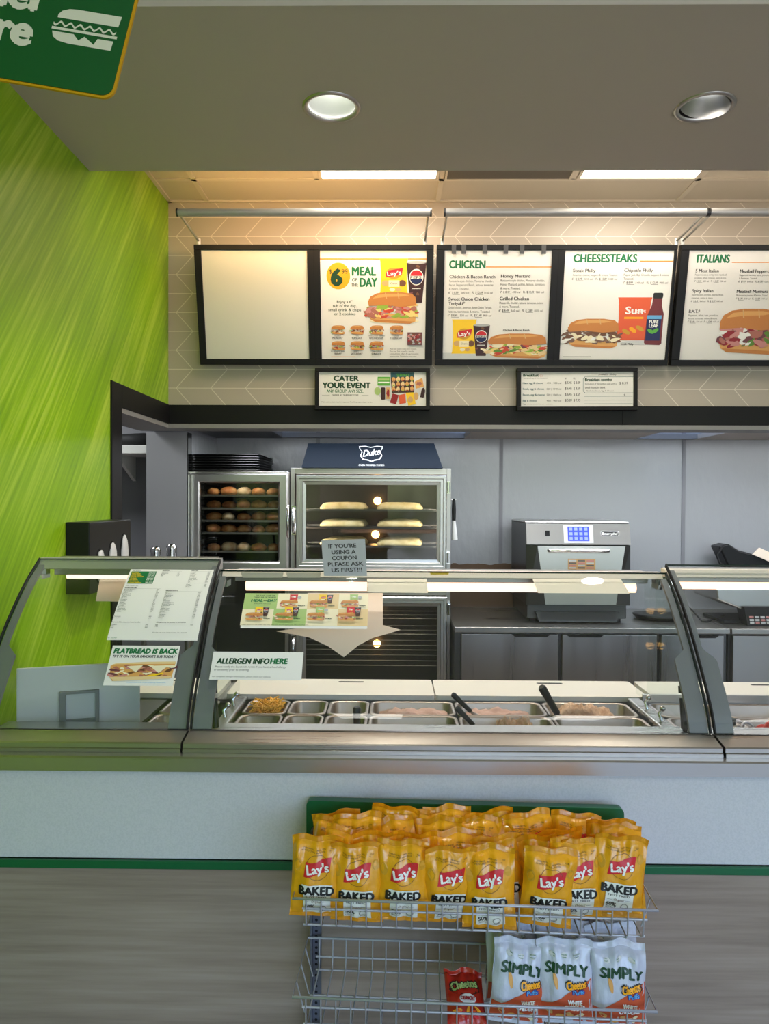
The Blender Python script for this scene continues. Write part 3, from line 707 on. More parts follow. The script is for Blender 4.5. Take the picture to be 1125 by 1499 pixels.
def d_ital(mb, fn, wm, hm):
    g = G(mb, fn, 75, 44, 1500, 1316, wm, hm)
    g.rect(670, 176, 1500, 184, 'ink_orange'); g.text('ITALIANS', 198, 182, 88, 'ink_green', w=436, bold=.035)
    dish(g, 190, 292, '5 Meat Italian', ['Pepperoni, salami, turkey, ham, roast beef,', 'provolone, lettuce, tomatoes, onions & more.'], ('10.39', '650 cal', '15.29', '1300 cal'), th=36, w=315)
    dish(g, 172, 522, 'Spicy Italian', ['Pepperoni, salami, provolone, jalapenos, lettuce,', 'tomatoes, onions & more.'], ('8.49', '560 cal', '12.39', '1080 cal'), th=36, w=285)
    dish(g, 152, 760, 'B.M.T.*', ['Pepperoni, salami, ham, provolone,', 'lettuce, tomatoes, onions & more.'], ('8.49', '510 cal', '12.49', '1070 cal'), th=36, w=150)
    dish(g, 795, 296, 'Meatball Pepperoni', ['Pepperoni, marinara sauce, provolone,', '& Parmesan. Toasted.'], ('9.39', '610 cal', '13.89', '1220 cal'), th=36, w=440)
    dish(g, 780, 528, 'Meatball Marinara', ['Marinara sauce, provolone & Parmesan. Toasted.'], ('7.99', '570 cal', '11.89', '1140 cal'), th=36, w=430)
    g.sub(545, 712, 900, 540, 13, ('pink', 'meat', 'dred', 'white', 'plum', 'pink', 'lettuce2'), top='bun', n=110)
s_t, s_b = 1080 / TOP_Y, 1080 / BOT_Y
X = lambda px: (px - 576) / ((s_t + s_b) / 2)
menu_board(-1.005, .193, [(X(297.5), X(450)), (X(468.5), X(621))], 'black double menu board with a blank cream panel and the meal of the day poster', (None, d_meal))
menu_board(.209, 1.401, [(X(647), X(800.5)), (X(819), X(974))], 'black double menu board showing the chicken and cheesesteaks menus', (d_chicken, d_cheese), tape=[X(v) for v in (660, 674, 704, 734, 757, 788)])
menu_board(1.418, 2.62, [(X(995), X(995) + .52), (X(995) + .58, X(995) + 1.11)], 'black menu board with the italians menu, cut off by the right edge', (d_ital, None))

def small_frame(px0, px1, py0, py1, label, draw, rot=0.0):
    y = 3.825; s = 1080 / y; x0, x1 = (px0 - 576) / s, (px1 - 576) / s; z1, z0 = CAM_Z + (733 - py0) / s, CAM_Z + (733 - py1) / s
    t = thing('framed_sign', label, 'sign', ((x0 + x1) / 2, BH, z0)); cx, cz = (x0 + x1) / 2, (z0 + z1) / 2
    Mx = Matrix.Translation((cx, y, cz)) @ Matrix.Rotation(rot, 4, 'Y'); w, h = (x1 - x0) / 2, (z1 - z0) / 2; b = .02
    f = MB(); f.M = Mx
    for a, c in (((-w, 0, h - b), (w, BH - y - .009, h)), ((-w, 0, -h), (w, BH - y - .009, -h + b)), ((-w, 0, -h + b), (-w + b, BH - y - .009, h - b)), ((w - b, 0, -h + b), (w, BH - y - .009, h - b))): f.box(a, c, 'black_trim')
    f.build('frame', t, bevel=.003)
    s_ = MB(); s_.M = Mx; s_.box((-w + b, .012, -h + b), (w - b, .016, h - b), 'paper')
    o = Mx @ Vector((-w + b, .012, h - b)); r = Mx.to_3x3() @ Vector((1, 0, 0)); u = Mx.to_3x3() @ Vector((0, 0, 1))
    draw(s_, sheet_fn(o, r, u, 2 * (w - b), 2 * (h - b)), 2 * (w - b), 2 * (h - b)); s_.build('poster', t)
def d_cater(mb, fn, wm, hm):
    g = G(mb, fn, 48, 74, 1056, 416, wm, hm)
    g.text('CATER', 188, 164, 50, 'ink_dgreen', w=232, bold=.05); g.text('YOUR EVENT', 82, 234, 52, 'ink_dgreen', w=450, bold=.05)
    g.text('ANY GROUP. ANY SIZE.', 120, 282, 30, 'ink_green', w=346, bold=.02); g.text('ORDER AT SUBWAY.COM', 168, 313, 14, 'ink_black', w=250, bold=.02)
    g.rect(75, 306, 150, 308, 'ink_ink'); g.rect(450, 306, 515, 308, 'ink_ink'); g.text('Minimum orders may be required. Freshly prepared per order.', 74, 382, 12, 'ink_ink', w=480)
    g.ell(800, 260, 210, 120, 'ink_silver', 28); g.rect(722, 76, 942, 132, 'ink_teal'); g.text('SUBWAY', 780, 118, 28, 'ink_lgreen', w=120, bold=.03)
    g.poly([(722, 132), (942, 120), (945, 280), (735, 285)], 'ink_dbrown')
    for c in range(5):
        for r_ in range(3): g.blobby(750 + c * 43, 148 + r_ * 50 - c * 2, 18, 24, 'ink_bunpale' if (c + r_) % 2 else 'ink_bun2', c * 5 + r_, .15, 10); g.blobby(752 + c * 43, 158 + r_ * 50, 12, 7, 'ink_' + ('meat', 'lettuce', 'dred')[(c + r_) % 3], c + r_, .2, 8)
    g.rr(600, 122, 718, 210, 6, 'ink_lgreen'); g.rect(606, 140, 710, 160, 'ink_softgreen'); g.rect(606, 172, 710, 186, 'ink_white')
    g.ell(600, 265, 30, 40, 'ink_softgreen'); g.rr(632, 228, 672, 352, 10, 'ink_cola'); g.rr(680, 228, 716, 345, 6, 'ink_tan'); g.blobby(698, 290, 14, 40, 'ink_dred', 3)
    g.poly([(742, 288), (800, 305), (775, 398), (716, 382)], 'ink_dred'); g.poly([(800, 305), (862, 290), (868, 385), (806, 396)], 'ink_sunorange'); g.poly([(865, 282), (940, 278), (960, 395), (890, 412)], 'ink_yellow')
    g.ell(910, 350, 24, 32, 'ink_tan'); g.ell(962, 315, 24, 38, 'ink_tan'); g.poly([(950, 170), (1020, 132), (1036, 220), (962, 240)], 'ink_bun2'); g.blobby(990, 190, 26, 20, 'ink_meat', 9); g.poly([(1016, 240), (1036, 228), (1050, 262), (1034, 332), (1000, 325)], 'ink_cola')
def d_break(mb, fn, wm, hm):
    g = G(mb, fn, 55, 64, 1066, 402, wm, hm)
    g.text('Breakfast', 78, 108, 26, 'ink_dgreen', w=138, bold=.04); g.text('( )', 226, 108, 22, 'ink_pink'); g.text('Served all day at this restaurant', 80, 130, 11, 'ink_lightink', w=220)
    g.text('6"', 455, 136, 16, 'ink_ink'); g.text('FL', 528, 136, 16, 'ink_ink')
    for i, (a, c, p) in enumerate((('Ham, egg & cheese', '490 | 980 cal', '$ 5.45  $ 8.09'), ('Steak, egg & cheese', '520 | 1040 cal', '$ 6.45  $ 8.59'), ('Bacon, egg & cheese', '530 | 1060 cal', '$ 6.45  $ 8.59'), ('Egg & cheese', '450 | 900 cal', '$ 5.09  $ 7.95'))):
        y = 180 + i * 57; g.text(a, 74, y, 18, 'ink_teal', w=(180, 190, 196, 124)[i], bold=.02); g.text(c, 288, y, 16, 'ink_ink', w=130); g.text(p, 454, y, 24, 'ink_ink', w=136, bold=.01)
    g.text('Egg white available on request.', 74, 380, 9, 'ink_lightink', w=270)
    g.text('Available all day', 752, 98, 18, 'ink_ink', w=162)
    for a in ((630, 112, 1066, 115), (630, 268, 1066, 271), (615, 130, 618, 252), (625, 302, 1060, 304), (625, 338, 1060, 340), (625, 373, 1060, 375)): g.rect(*a, 'ink_teal')
    g.poly([(615, 130), (630, 112), (634, 115), (618, 132)], 'ink_teal'); g.poly([(615, 252), (618, 250), (634, 268), (630, 271)], 'ink_teal')
    g.text('Breakfast combo', 634, 154, 26, 'ink_dgreen', w=240, bold=.04); g.text('Includes a 6" breakfast sub with a', 634, 188, 15, 'ink_ink', w=280); g.text('small fountain drink', 634, 226, 18, 'ink_ink', w=180, bold=.01); g.text('*Excludes Steak, Egg & Cheese', 640, 256, 13, 'ink_lightink', w=250)
    g.text('$ 8.39', 940, 186, 22, 'ink_ink', w=76); g.text('$', 982, 300, 20, 'ink_ink')
small_frame(460, 628, 539, 600, 'small black framed cater your event sign under the meal of the day poster', d_cater)
small_frame(755, 930, 538, 600, 'small black framed breakfast price sign under the chicken menu', d_break, -.006)

def light_bar(x0, x1, arms, strip, label):
    y, z = 3.39, 2.897; t = thing('picture_light', label, 'picture light', ((x0 + x1) / 2, y, z), group='light bars over the menu boards')
    m = MB(); m.tube([(x0, y, z), (x1, y, z)], .0175, 'satin_silver', 16); m.build('tube_housing', t)
    for x in (x0, x1): m = MB(); m.tube([(x - .004, y, z), (x + .004, y, z)], .0185, 'dark_steel', 16); m.build('end_cap', t)
    m = MB(); n = 6; vs = []
    for x in (x0 + .03, x1 - .03):
        for i in range(n + 1):
            a = R(-30 + 70 * i / n); vs.append((x, y + .0182 * math.cos(a), z + .0182 * math.sin(a)))
    m.add(vs, [(i, i + 1, n + 2 + i, n + 1 + i) for i in range(n)], strip, True); m.build('lamp', t)
    for x in arms:
        b = bpt(x, HB - .005, -.01)
        m = MB(); m.tube([(b.x, b.y, b.z - .03), (b.x, b.y - .005, b.z + .025), (b.x, y, z - .01)], .006, 'aluminium', 8); a = m.build('arm', t)
        m = MB(); m.tube([b, (b.x, b.y, b.z + .035)], .01, 'white_plastic', 8); m.build('clamp', a)
light_bar(-.997, .163, (-.985, .150), 'warm_strip', 'slim silver light bar with warm glow over the blank panel and meal poster')
light_bar(.226, 1.415, (.236, 1.40), 'dim_strip', 'slim silver light bar over the chicken and cheesesteaks menus')
light_bar(1.425, 2.6, (1.430, 2.58), 'dim_strip', 'slim silver light bar over the italians menu, cut off by right edge')
# ------------------------------------------------------------------ kitchen equipment
def frame_box(m, x0, x1, z0, z1, w, y0, y1, mn):
    """rectangular ring facing -y"""
    m.box((x0, y0, z1 - w), (x1, y1, z1), mn); m.box((x0, y0, z0), (x1, y1, z0 + w), mn); m.box((x0, y0, z0 + w), (x0 + w, y1, z1 - w), mn); m.box((x1 - w, y0, z0 + w), (x1, y1, z1 - w), mn)
def ring_prof(m, x0, x1, z0, z1, prof, mn):
    """mitred door frame: prof = list of (inset, y)"""
    loops = [[(x0 + i, y, z0 + i), (x1 - i, y, z0 + i), (x1 - i, y, z1 - i), (x0 + i, y, z1 - i)] for i, y in prof]
    m.loft(loops, mn, False, False, smooth=False)

# tall bread oven: baking compartment above, proofing compartment below
Y0 = 4.35; Y1 = 4.90
ox0, oz1 = XZ(425, 685, Y0); ox1, _ = XZ(660, 685, Y0); dz0 = XZ(540, 836, Y0)[1]; pz1 = XZ(540, 871, Y0)[1]
t = thing('bread_oven', 'tall steel bread baking oven with glass doors and a blue topped canopy', 'oven', ((ox0 + ox1) / 2, (Y0 + Y1) / 2, 0))
m = MB(); th = .025
m.box((ox0, Y0, 0), (ox0 + th, Y1, oz1), 'brushed_steel_upright'); m.box((ox1 - th, Y0, 0), (ox1, Y1, oz1), 'brushed_steel_upright')
m.box((ox0 + th, Y0, oz1 - .035), (ox1 - th, Y1, oz1), 'brushed_steel'); m.box((ox0 + th, Y0, pz1), (ox1 - th, Y1, dz0), 'brushed_steel'); m.box((ox0 + th, Y0, 0), (ox1 - th, Y1, .35), 'brushed_steel')
m.box((ox0 + th, Y1 - .02, .35), (ox1 - th, Y1, oz1 - .035), 'dark_interior')
for x in (ox0 + th, ox1 - th - .004): m.box((x, Y0 + .01, .35), (x + .004, Y1 - .02, oz1 - .035), 'dark_interior')
m.build('body', t, bevel=.002)
def oven_door(px0, px1, py0, py1, name, hz):
    x0, z1 = XZ(px0, py0, Y0 - .045); x1, z0 = XZ(px1, py1, Y0 - .045); y = Y0 - .045
    d = MB(); ring_prof(d, x0, x1, z0, z1, [(0, Y0 - .002), (0, y + .006), (.006, y), (.018, y), (.022, y + .006), (.036, y + .006), (.04, y + .016), (.056, y + .018), (.056, Y0 - .004)], 'aluminium')
    o = d.build('door', t)
    g = MB(); g.box((x0 + .056, Y0 - .022, z0 + .056), (x1 - .056, Y0 - .018, z1 - .056), 'oven_glass'); g.build('door_glass', o)
    h = MB(); zc = hz
    h.tube([(x0 - .012, y - .0, zc - .07), (x0 - .012, y - .03, zc - .06), (x0 - .012, y - .035, zc), (x0 - .012, y - .03, zc + .06), (x0 - .012, y, zc + .07)], .009, 'chrome', 10)
    h.box((x0 - .026, y, zc - .085), (x0, Y0 - .002, zc + .085), 'chrome'); h.build('handle', o)
    for z in (z1 - .07, z0 + .07): h = MB(); h.box((x1 + .001, y + .004, z - .035), (x1 + .02, Y0 - .001, z + .035), 'chrome'); h.tube([(x1 + .01, y, z - .03), (x1 + .01, y, z + .03)], .008, 'chrome', 10); h.build('hinge', o)
    return x0, x1, z0, z1
D = oven_door(433, 653, 695, 834, 'door', XZ(540, 762, Y0)[1])
D2 = oven_door(433, 653, 873, 1120, 'door', .7)
# blue canopy panel on top
m = MB(); q = [XZ(441, 684, Y0 - .02), XZ(648, 684, Y0 - .02), XZ(635, 649, Y0 + .03), XZ(451, 649, Y0 + .03)]
z0c = oz1 + .001
bl = [(q[0][0], Y0 - .02, z0c), (q[1][0], Y0 - .02, z0c), (q[2][0], Y0 + .03, q[2][1]), (q[3][0], Y0 + .03, q[3][1])]
bk = [(x, Y0 + .3, z) for x, _, z in bl]
m.loft([bl, bk], 'navy', smooth=False); cn = m.build('canopy', t, 'dark blue canopy panel with shield emblem', bevel=.003)
r_ = Vector(bl[1]) - Vector(bl[0]); u_ = (Vector(bl[3]) + Vector(bl[2])) / 2 - (Vector(bl[0]) + Vector(bl[1])) / 2
m = MB(); wtop = (Vector(bl[1]) - Vector(bl[0])).length; hh = u_.length
g = G(m, sheet_fn(Vector(bl[0]) + u_, r_, u_, wtop, hh), 122, 87, 733, 190, wtop, hh, .0012)
sh = [(374, 100), (400, 98), (426, 103), (452, 98), (478, 100), (476, 112), (466, 122), (474, 140), (462, 156), (440, 160), (426, 166), (412, 160), (388, 156), (378, 140), (386, 122), (376, 112)]
cx, cy = 426, 130
g.poly(sh, 'ink_silver'); g.poly([(cx + (x - cx) * .92, cy + (y - cy) * .88) for x, y in sh], 'navy'); g.text('Duke', 390, 144, 26, 'ink_silver', w=74, slant=.35, bold=.02, rot=-8)
g.text('OVEN PROOFER SYSTEM', 370, 182, 7, 'ink_silver', w=110); m.build('emblem', cn)
# bulbs at the back of both chambers
def bulb(px, py, label):
    x, z = XZ(px, py, Y1 - .12); m = MB()
    m.lathe([(.012, 0), (.02, .01), (.026, .03), (.022, .05), (.008, .06)], (x, Y1 - .02 - .001, z), 'bulb', 14, 'y'); m.build('bulb', t)
for px, py in ((552, 733), (549, 783), (551, 893), (551, 945)): bulb(px, py, '')
for zz, en in ((oz1 - .06, .35), (pz1 - .05, .35)):   # fill light added under the roof of each chamber
    l = bpy.data.lights.new('chamber_fill', 'AREA'); l.shape = 'RECTANGLE'; l.size = .6; l.size_y = .04; l.energy = en; l.color = (1, .82, .6)
    o = bpy.data.objects.new('chamber_fill', l); COL.objects.link(o); o.location = ((ox0 + ox1) / 2, Y0 + .03, zz); o.rotation_euler = (R(35), 0, 0)
for xx, rz in ((ox0 + .05, R(-32)), (ox1 - .05, R(32))):   # upright fill lights added beside the upper door to light the loaves
    l = bpy.data.lights.new('door_fill', 'AREA'); l.shape = 'RECTANGLE'; l.size = .02; l.size_y = .4; l.energy = 1.3; l.color = (1, .88, .7)
    o = bpy.data.objects.new('door_fill', l); COL.objects.link(o); o.location = (xx, Y0 + .012, (oz1 + dz0) / 2); o.rotation_euler = (R(90), 0, rz)
# trays and loaves
def tray(x0, x1, y0, y1, z, label, group, mn='dark_steel', name='bread_tray', h=.012):
    m = MB(); m.box((x0, y0, z), (x1, y1, z + .003), mn)
    for a, b in (((x0, y0), (x1, y0 + .004)), ((x0, y1 - .004), (x1, y1)), ((x0, y0 + .004), (x0 + .004, y1 - .004)), ((x1 - .004, y0 + .004), (x1, y1 - .004))): m.box((*a, z + .003), (*b, z + h), mn)
    return m.build(name, label=label, cat='tray', group=group)
def loaf(L, r, seed, mn):
    m = MB(); loops = []; n = 14
    for i in range(n + 1):
        tt = -1 + 2 * i / n; k = max(.12, (1 - abs(tt) ** 6) ** .5) * (1 + .06 * noise.noise(Vector((tt * 4, seed, 0)))); l = []
        for j in range(12):
            a = 2 * math.pi * j / 12; y = r * k * math.cos(a); z = r * .88 * k * math.sin(a)
            z = max(z, -.35 * r); l.append((tt * L / 2, y, z + .35 * r + .012 * r * math.sin(tt * 9 + seed)))
        loops.append(l)
    m.loft(loops, mn); return m
tr_z = [XZ(540, py, Y0 + .06)[1] for py in (747, 772.5, 800)]
lp = [loaf(.275, .041, i, 'dough').build('bread_loaf', label='x', cat='bread', origin=False) for i in range(3)]
ROWN = ['top', 'middle', 'bottom']; first = [True] * 3; RK = ['front', 'second row', 'back']
for k, z in enumerate(tr_z):
    tray(ox0 + .045, ox1 - .045, Y0 + .05, Y1 - .1, z - .006, f'{ROWN[k]} dark bread tray inside the upper oven chamber', 'trays in the bread oven')
    for s in range(2):
        for rw in range(3):
            pr = (k + s + rw) % 3
            o = lp[pr] if first[pr] else dup(lp[pr]); first[pr] = False
            xc = XZ((503, 586)[s], 740, Y0 + .13)[0]
            o.location = (xc + .006 * (rw - 1), Y0 + .115 + rw * .105, z - .002); o.rotation_euler = (0, 0, .03 * (k - 1) + .04 * s)
            tag(o, f'pale bread loaf on {"left" if s == 0 else "right"} half of {ROWN[k]} oven tray, {("front one", "middle one", "rear one")[rw]}', 'bread', 'loaves proofing in the oven')
# wire racks in the lower chamber
for i, py in enumerate((905, 928, 951, 974)):
    z = XZ(540, py, Y0 + .06)[1]; m = MB()
    for y in (Y0 + .06, Y0 + .2, Y0 + .36): m.tube([(ox0 + .03, y, z), (ox1 - .03, y, z)], .003, 'dull_steel', 6)
    for x in (ox0 + .035, ox1 - .035): m.tube([(x, Y0 + .05, z), (x, Y1 - .05, z)], .003, 'dull_steel', 6)
    m.build('oven_rack', t)

# bread display cabinet
Y0c, Y1c = 4.30, 4.85; cx0, cz1 = XZ(280, 690, Y0c); cx1, cz0 = XZ(422, 836, Y0c)
t = thing('bread_cabinet', 'steel bread holding cabinet with glass door full of rolls', 'cabinet', ((cx0 + cx1) / 2, (Y0c + Y1c) / 2, 0))
m = MB(); th = .02
m.box((cx0, Y0c, .3), (cx0 + th, Y1c, cz1), 'brushed_steel_upright'); m.box((cx1 - th, Y0c, .3), (cx1, Y1c, cz1), 'brushed_steel_upright'); m.box((cx0 + th, Y0c, cz1 - .03), (cx1 - th, Y1c, cz1), 'brushed_steel')
m.box((cx0 + th, Y0c, cz0 - .03), (cx1 - th, Y1c, cz0 + .02), 'brushed_steel'); m.box((cx0 + th, Y1c - .02, .3), (cx1 - th, Y1c, cz1 - .03), 'dark_interior'); m.box((cx0 + th, Y0c, .28), (cx1 - th, Y1c, .34), 'dull_steel')
m.build('body', t, bevel=.003)
for x in (cx0 + .03, cx1 - .03):
    for y in (Y0c + .04, Y1c - .04): m = MB(); m.tube([(x, y, 0), (x, y, .3)], .018, 'dull_steel', 10); m.build('leg', t)
m = MB(); y = Y0c - .03
ring_prof(m, cx0 + .002, cx1 - .002, cz0 + .003, cz1 - .012, [(0, Y0c - .001), (0, y + .008), (.008, y), (.045, y), (.052, y + .008), (.056, y + .02), (.056, Y0c - .004)], 'aluminium'); dr = m.build('door', t)
m = MB(); m.box((cx0 + .058, Y0c - .014, cz0 + .059), (cx1 - .058, Y0c - .010, cz1 - .068), 'oven_glass'); m.build('door_glass', dr)
m = MB(); zc = (cz0 + cz1) / 2; m.tube([(cx1 + .002, y, zc - .09), (cx1 + .002, y - .025, zc - .08), (cx1 + .002, y - .025, zc + .08), (cx1 + .002, y, zc + .09)], .008, 'chrome', 8); m.build('handle', dr)
for i in range(16):
    z = cz0 + .05 + i * (cz1 - cz0 - .1) / 16; rails = MB(); rails.box((cx0 + th, Y0c + .02, z), (cx0 + th + .03, Y1c - .03, z + .006), 'dark_steel'); rails.build('slide_rail', t); rails = MB(); rails.box((cx1 - th - .03, Y0c + .02, z), (cx1 - th, Y1c - .03, z + .006), 'dark_steel'); rails.build('slide_rail', t)
SH = ['top', 'second', 'third', 'fourth', 'bottom']; rolls = []
for i in range(2):
    m = MB(); m.blob((0, 0, .026), (.048, .05, .03), ('roll_crust', 'roll_pale')[i], i, .1, 14, 8); rolls.append(m.build('bread_roll', label='x', cat='bread', origin=False))
used = [False, False]
for k, py in enumerate((725, 744, 762, 780, 807)):
    z = XZ(350, py, Y0c + .05)[1] - .004
    tray(cx0 + .05, cx1 - .05, Y0c + .04, Y1c - .04, z - .004, f'{SH[k]} sheet tray inside the bread cabinet', 'trays in the bread cabinet', 'dull_steel')
    for c in range(5):
        pale = (c in (1, 2) and k == 4) or (c == 2 and k == 0) or (k == 2 and c == 1); pr = 1 if pale else 0
        o = rolls[pr] if not used[pr] else dup(rolls[pr]); used[pr] = True
        o.location = (cx0 + .105 + c * (cx1 - cx0 - .21) / 4, Y0c + .1 + .012 * ((c * 7 + k) % 3), z - .002); o.rotation_euler = (0, 0, c * 1.3 + k); s = .9 + .05 * ((c * 3 + k) % 4); o.scale = (.88 * s, s, s)
        tag(o, f'{"pale floury" if pale else "brown"} bread roll on the {SH[k]} cabinet tray, {place_word(c, 5)}', 'bread', 'rolls in the bread cabinet')
l = bpy.data.lights.new('cabinet_fill', 'AREA'); l.shape = 'RECTANGLE'; l.size = .3; l.size_y = .03; l.energy = .12; l.color = (1, .85, .68)  # small fill light added inside the cabinet to brighten the rolls
o = bpy.data.objects.new('cabinet_fill', l); COL.objects.link(o); o.location = ((cx0 + cx1) / 2, Y0c + .02, cz1 - .05); o.rotation_euler = (R(30), 0, 0)
# stack of sheet pans on the cabinet
sx0 = XZ(278, 680, Y0c - .02)[0]; sx1 = XZ(380, 680, Y0c - .02)[0]
proto = None
for k in range(7):
    z = cz1 + .001 + k * .0145
    if proto is None:
        m = MB(); l = lambda i, zz: [(x, y, zz) for x, y in rrect(sx0 + i, sx1 - i, Y0c - .01 + i, Y0c + .5 - i, .03 - i)]
        m.loft([l(.0, .0115), l(.0, .0135), l(.004, .0135), l(.012, .002), l(.014, .0)], 'dark_steel', False, True); proto = m.build('sheet_pan', label='x', cat='pan'); o = proto
    else: o = dup(proto)
    o.location.z = z; o.location.x = proto.location.x + .003 * ((k * 5) % 3 - 1) if k else proto.location.x
    tag(o, f'dark sheet pan stacked on the bread cabinet, {"lowest" if k == 0 else "topmost" if k == 6 else ORD[k] + " from bottom"}', 'pan', 'sheet pans stacked on the bread cabinet')
# brush hanging beside the oven
t = thing('pastry_brush', 'black handled brush hanging beside the bread oven', 'brush', P(663, 790, 4.36))
bx = XZ(664, 735, 4.37)[0]; zt = XZ(664, 730, 4.37)[1]; zm = XZ(664, 762, 4.37)[1]; zb = XZ(664, 790, 4.37)[1]
m = MB(); m.tube([(bx, 4.37, zt), (bx, 4.37, (zt + zm) / 2), (bx, 4.37, zm)], [.009, .013, .011], 'black_plastic', 10); m.build('handle', t)
m = MB(); m.tube([(bx, 4.37, zm), (bx + .003, 4.37, zm - .06), (bx + .006, 4.37, zb)], [.010, .015, .018], 'white_plastic', 10); m.build('bristles', t)
m = MB(); m.tube([(ox1, 4.37, zt - .005), (bx + .012, 4.37, zt - .005)], .004, 'chrome', 6); m.build('hook', t)

# high speed oven on the worktop
Yf = 4.30; WT = .872
hx0, hz1 = XZ(771, 766, Yf); hx1, hzb = XZ(922, 905, Yf)
t = thing('countertop_oven', 'boxy steel high speed oven with blue touch screen on the worktop', 'oven', ((hx0 + hx1) / 2, 4.6, WT))
zA = XZ(800, 797, Yf)[1]; zB = XZ(800, 886, Yf)[1]; zC = XZ(800, 907, Yf)[1]
m = MB()
m.box((hx0, Yf + .03, zB), (hx1, 4.86, hz1), 'dark_steel'); m.box((hx0 - .003, Yf + .05, hz1), (hx1 + .003, 4.86, hz1 + .012), 'aluminium'); m.box((hx0 + .01, Yf + .04, zC + .0), (hx1 - .01, 4.84, zB), 'dark_steel'); m.build('body', t, bevel=.006)
m = MB(); i = .03  # control fascia leaning back with bevelled ends
lo = [(hx0, Yf, zA), (hx1, Yf, zA), (hx1, Yf + .03, hz1 - .002), (hx0, Yf + .03, hz1 - .002)]
m.loft([lo, [(x, Yf + .034, z) for x, _, z in lo]], 'aluminium', smooth=False); fa = m.build('control_panel', t, bevel=.004)
fo = Vector(lo[3]); fr = Vector(lo[1]) - Vector(lo[0]); fu = Vector(lo[3]) - Vector(lo[0]); fw, fh = fr.length, fu.length
def fascia(name, mats):
    m = MB(); g = G(m, sheet_fn(fo, fr, fu, fw, fh), 305, 338, 655, 410, fw, fh, .002); mats(g); return m.build(name, fa)
def _scr(g):
    g.rect(430, 343, 530, 405, 'white_plastic'); g.l += .001; g.rect(444, 348, 516, 398, 'screen_blue')
    for a in range(4):
        for b in range(3): g.rect(449 + a * 17, 352 + b * 16, 460 + a * 17, 362 + b * 16, 'screen_icon')
fascia('touch_screen', _scr)
def _bad(g): g.rr(555, 363, 617, 381, 5, 'white_plastic'); g.rr(557, 365, 615, 379, 4, 'dark_steel'); g.text('merrychef', 568, 376, 8, 'ink_white', w=44, bold=.03); g.ell(563, 372, 4, 5, 'ink_white', 10)
fascia('badge', _bad)
fascia('usb_cover', lambda g: g.rect(368, 363, 383, 381, 'black_plastic'))
m = MB(); w = hx1 - hx0; k = .18  # door with splayed dark cheeks
pA = [(hx0, Yf + .01, zB), (hx0 + k * w, Yf - .012, zB + .006), (hx1 - k * .8 * w, Yf - .012, zB + .006), (hx1, Yf + .01, zB)]
pB = [(hx0, Yf + .01, zA - .006), (hx0 + .1 * w, Yf - .012, zA - .008), (hx1 - .06 * w, Yf - .012, zA - .008), (hx1, Yf + .01, zA - .006)]
m.add([pA[0], pA[1], pB[1], pB[0]], [(0, 1, 2, 3)], 'dark_steel'); m.add([pA[1], pA[2], pB[2], pB[1]], [(0, 1, 2, 3)], 'aluminium'); m.add([pA[2], pA[3], pB[3], pB[2]], [(0, 1, 2, 3)], 'dark_steel')
m.add([pA[0], pA[1], pA[2], pA[3], (hx1, Yf + .03, zB), (hx0, Yf + .03, zB)], [(0, 5, 4, 3, 2, 1)], 'dark_steel'); m.add([pB[0], pB[1], pB[2], pB[3], (hx1, Yf + .03, zA - .004), (hx0, Yf + .03, zA - .004)], [(0, 1, 2, 3, 4, 5)], 'dark_steel')
do = m.build('door', t)
a = P(805, 806, Yf - .045); b = P(892, 806, Yf - .045)
m = MB(); m.tube([(a.x, Yf - .01, a.z), (a.x + .004, Yf - .045, a.z), (b.x - .004, Yf - .045, a.z), (b.x, Yf - .01, a.z)], .011, 'chrome', 12); m.build('handle', do)
m = MB(); sa = P(831, 818, Yf - .013); sb = P(871, 838, Yf - .013); g = G(m, sheet_fn(sa, (1, 0, 0), (0, 0, 1), sb.x - sa.x, sa.z - sb.z), 0, 0, 90, 46, sb.x - sa.x, sa.z - sb.z, .0005)
g.rect(0, 0, 90, 46, 'ink_tan')
for j in range(5):
    for c in range(3): g.rect(3 + c * 29, 4 + j * 8, 27 + c * 29, 9 + j * 8, 'ink_' + ('silver', 'lightink', 'pink')[(j + c) % 3])
m.build('sticker', do, 'printed instruction sticker')
m = MB(); fa_ = P(784, 896, Yf - .02); fb_ = P(907, 915, Yf - .02)
m.prism([(fa_.x, Yf - .02, fa_.z), (fb_.x, Yf - .02, fa_.z), (fb_.x - .02, Yf - .02, WT + .012), (fa_.x + .02, Yf - .02, WT + .012)], (0, .05, 0), 'dark_steel')
for r in range(6):
    for c in range(44):
        x = fa_.x + .03 + c * (fb_.x - fa_.x - .06) / 43; z = WT + .02 + r * .0095; m.box((x - .003, Yf - .0206, z), (x + .003, Yf - .02, z + .005), 'hole')
m.build('vent_grille', t)
for x in (hx0 + .05, hx1 - .05):
    for y in (Yf + .08, 4.8): m = MB(); m.lathe([(.018, 0), (.018, max(.01, zC - WT))], (x, y, WT), 'black_plastic', 12); m.build('foot', t)

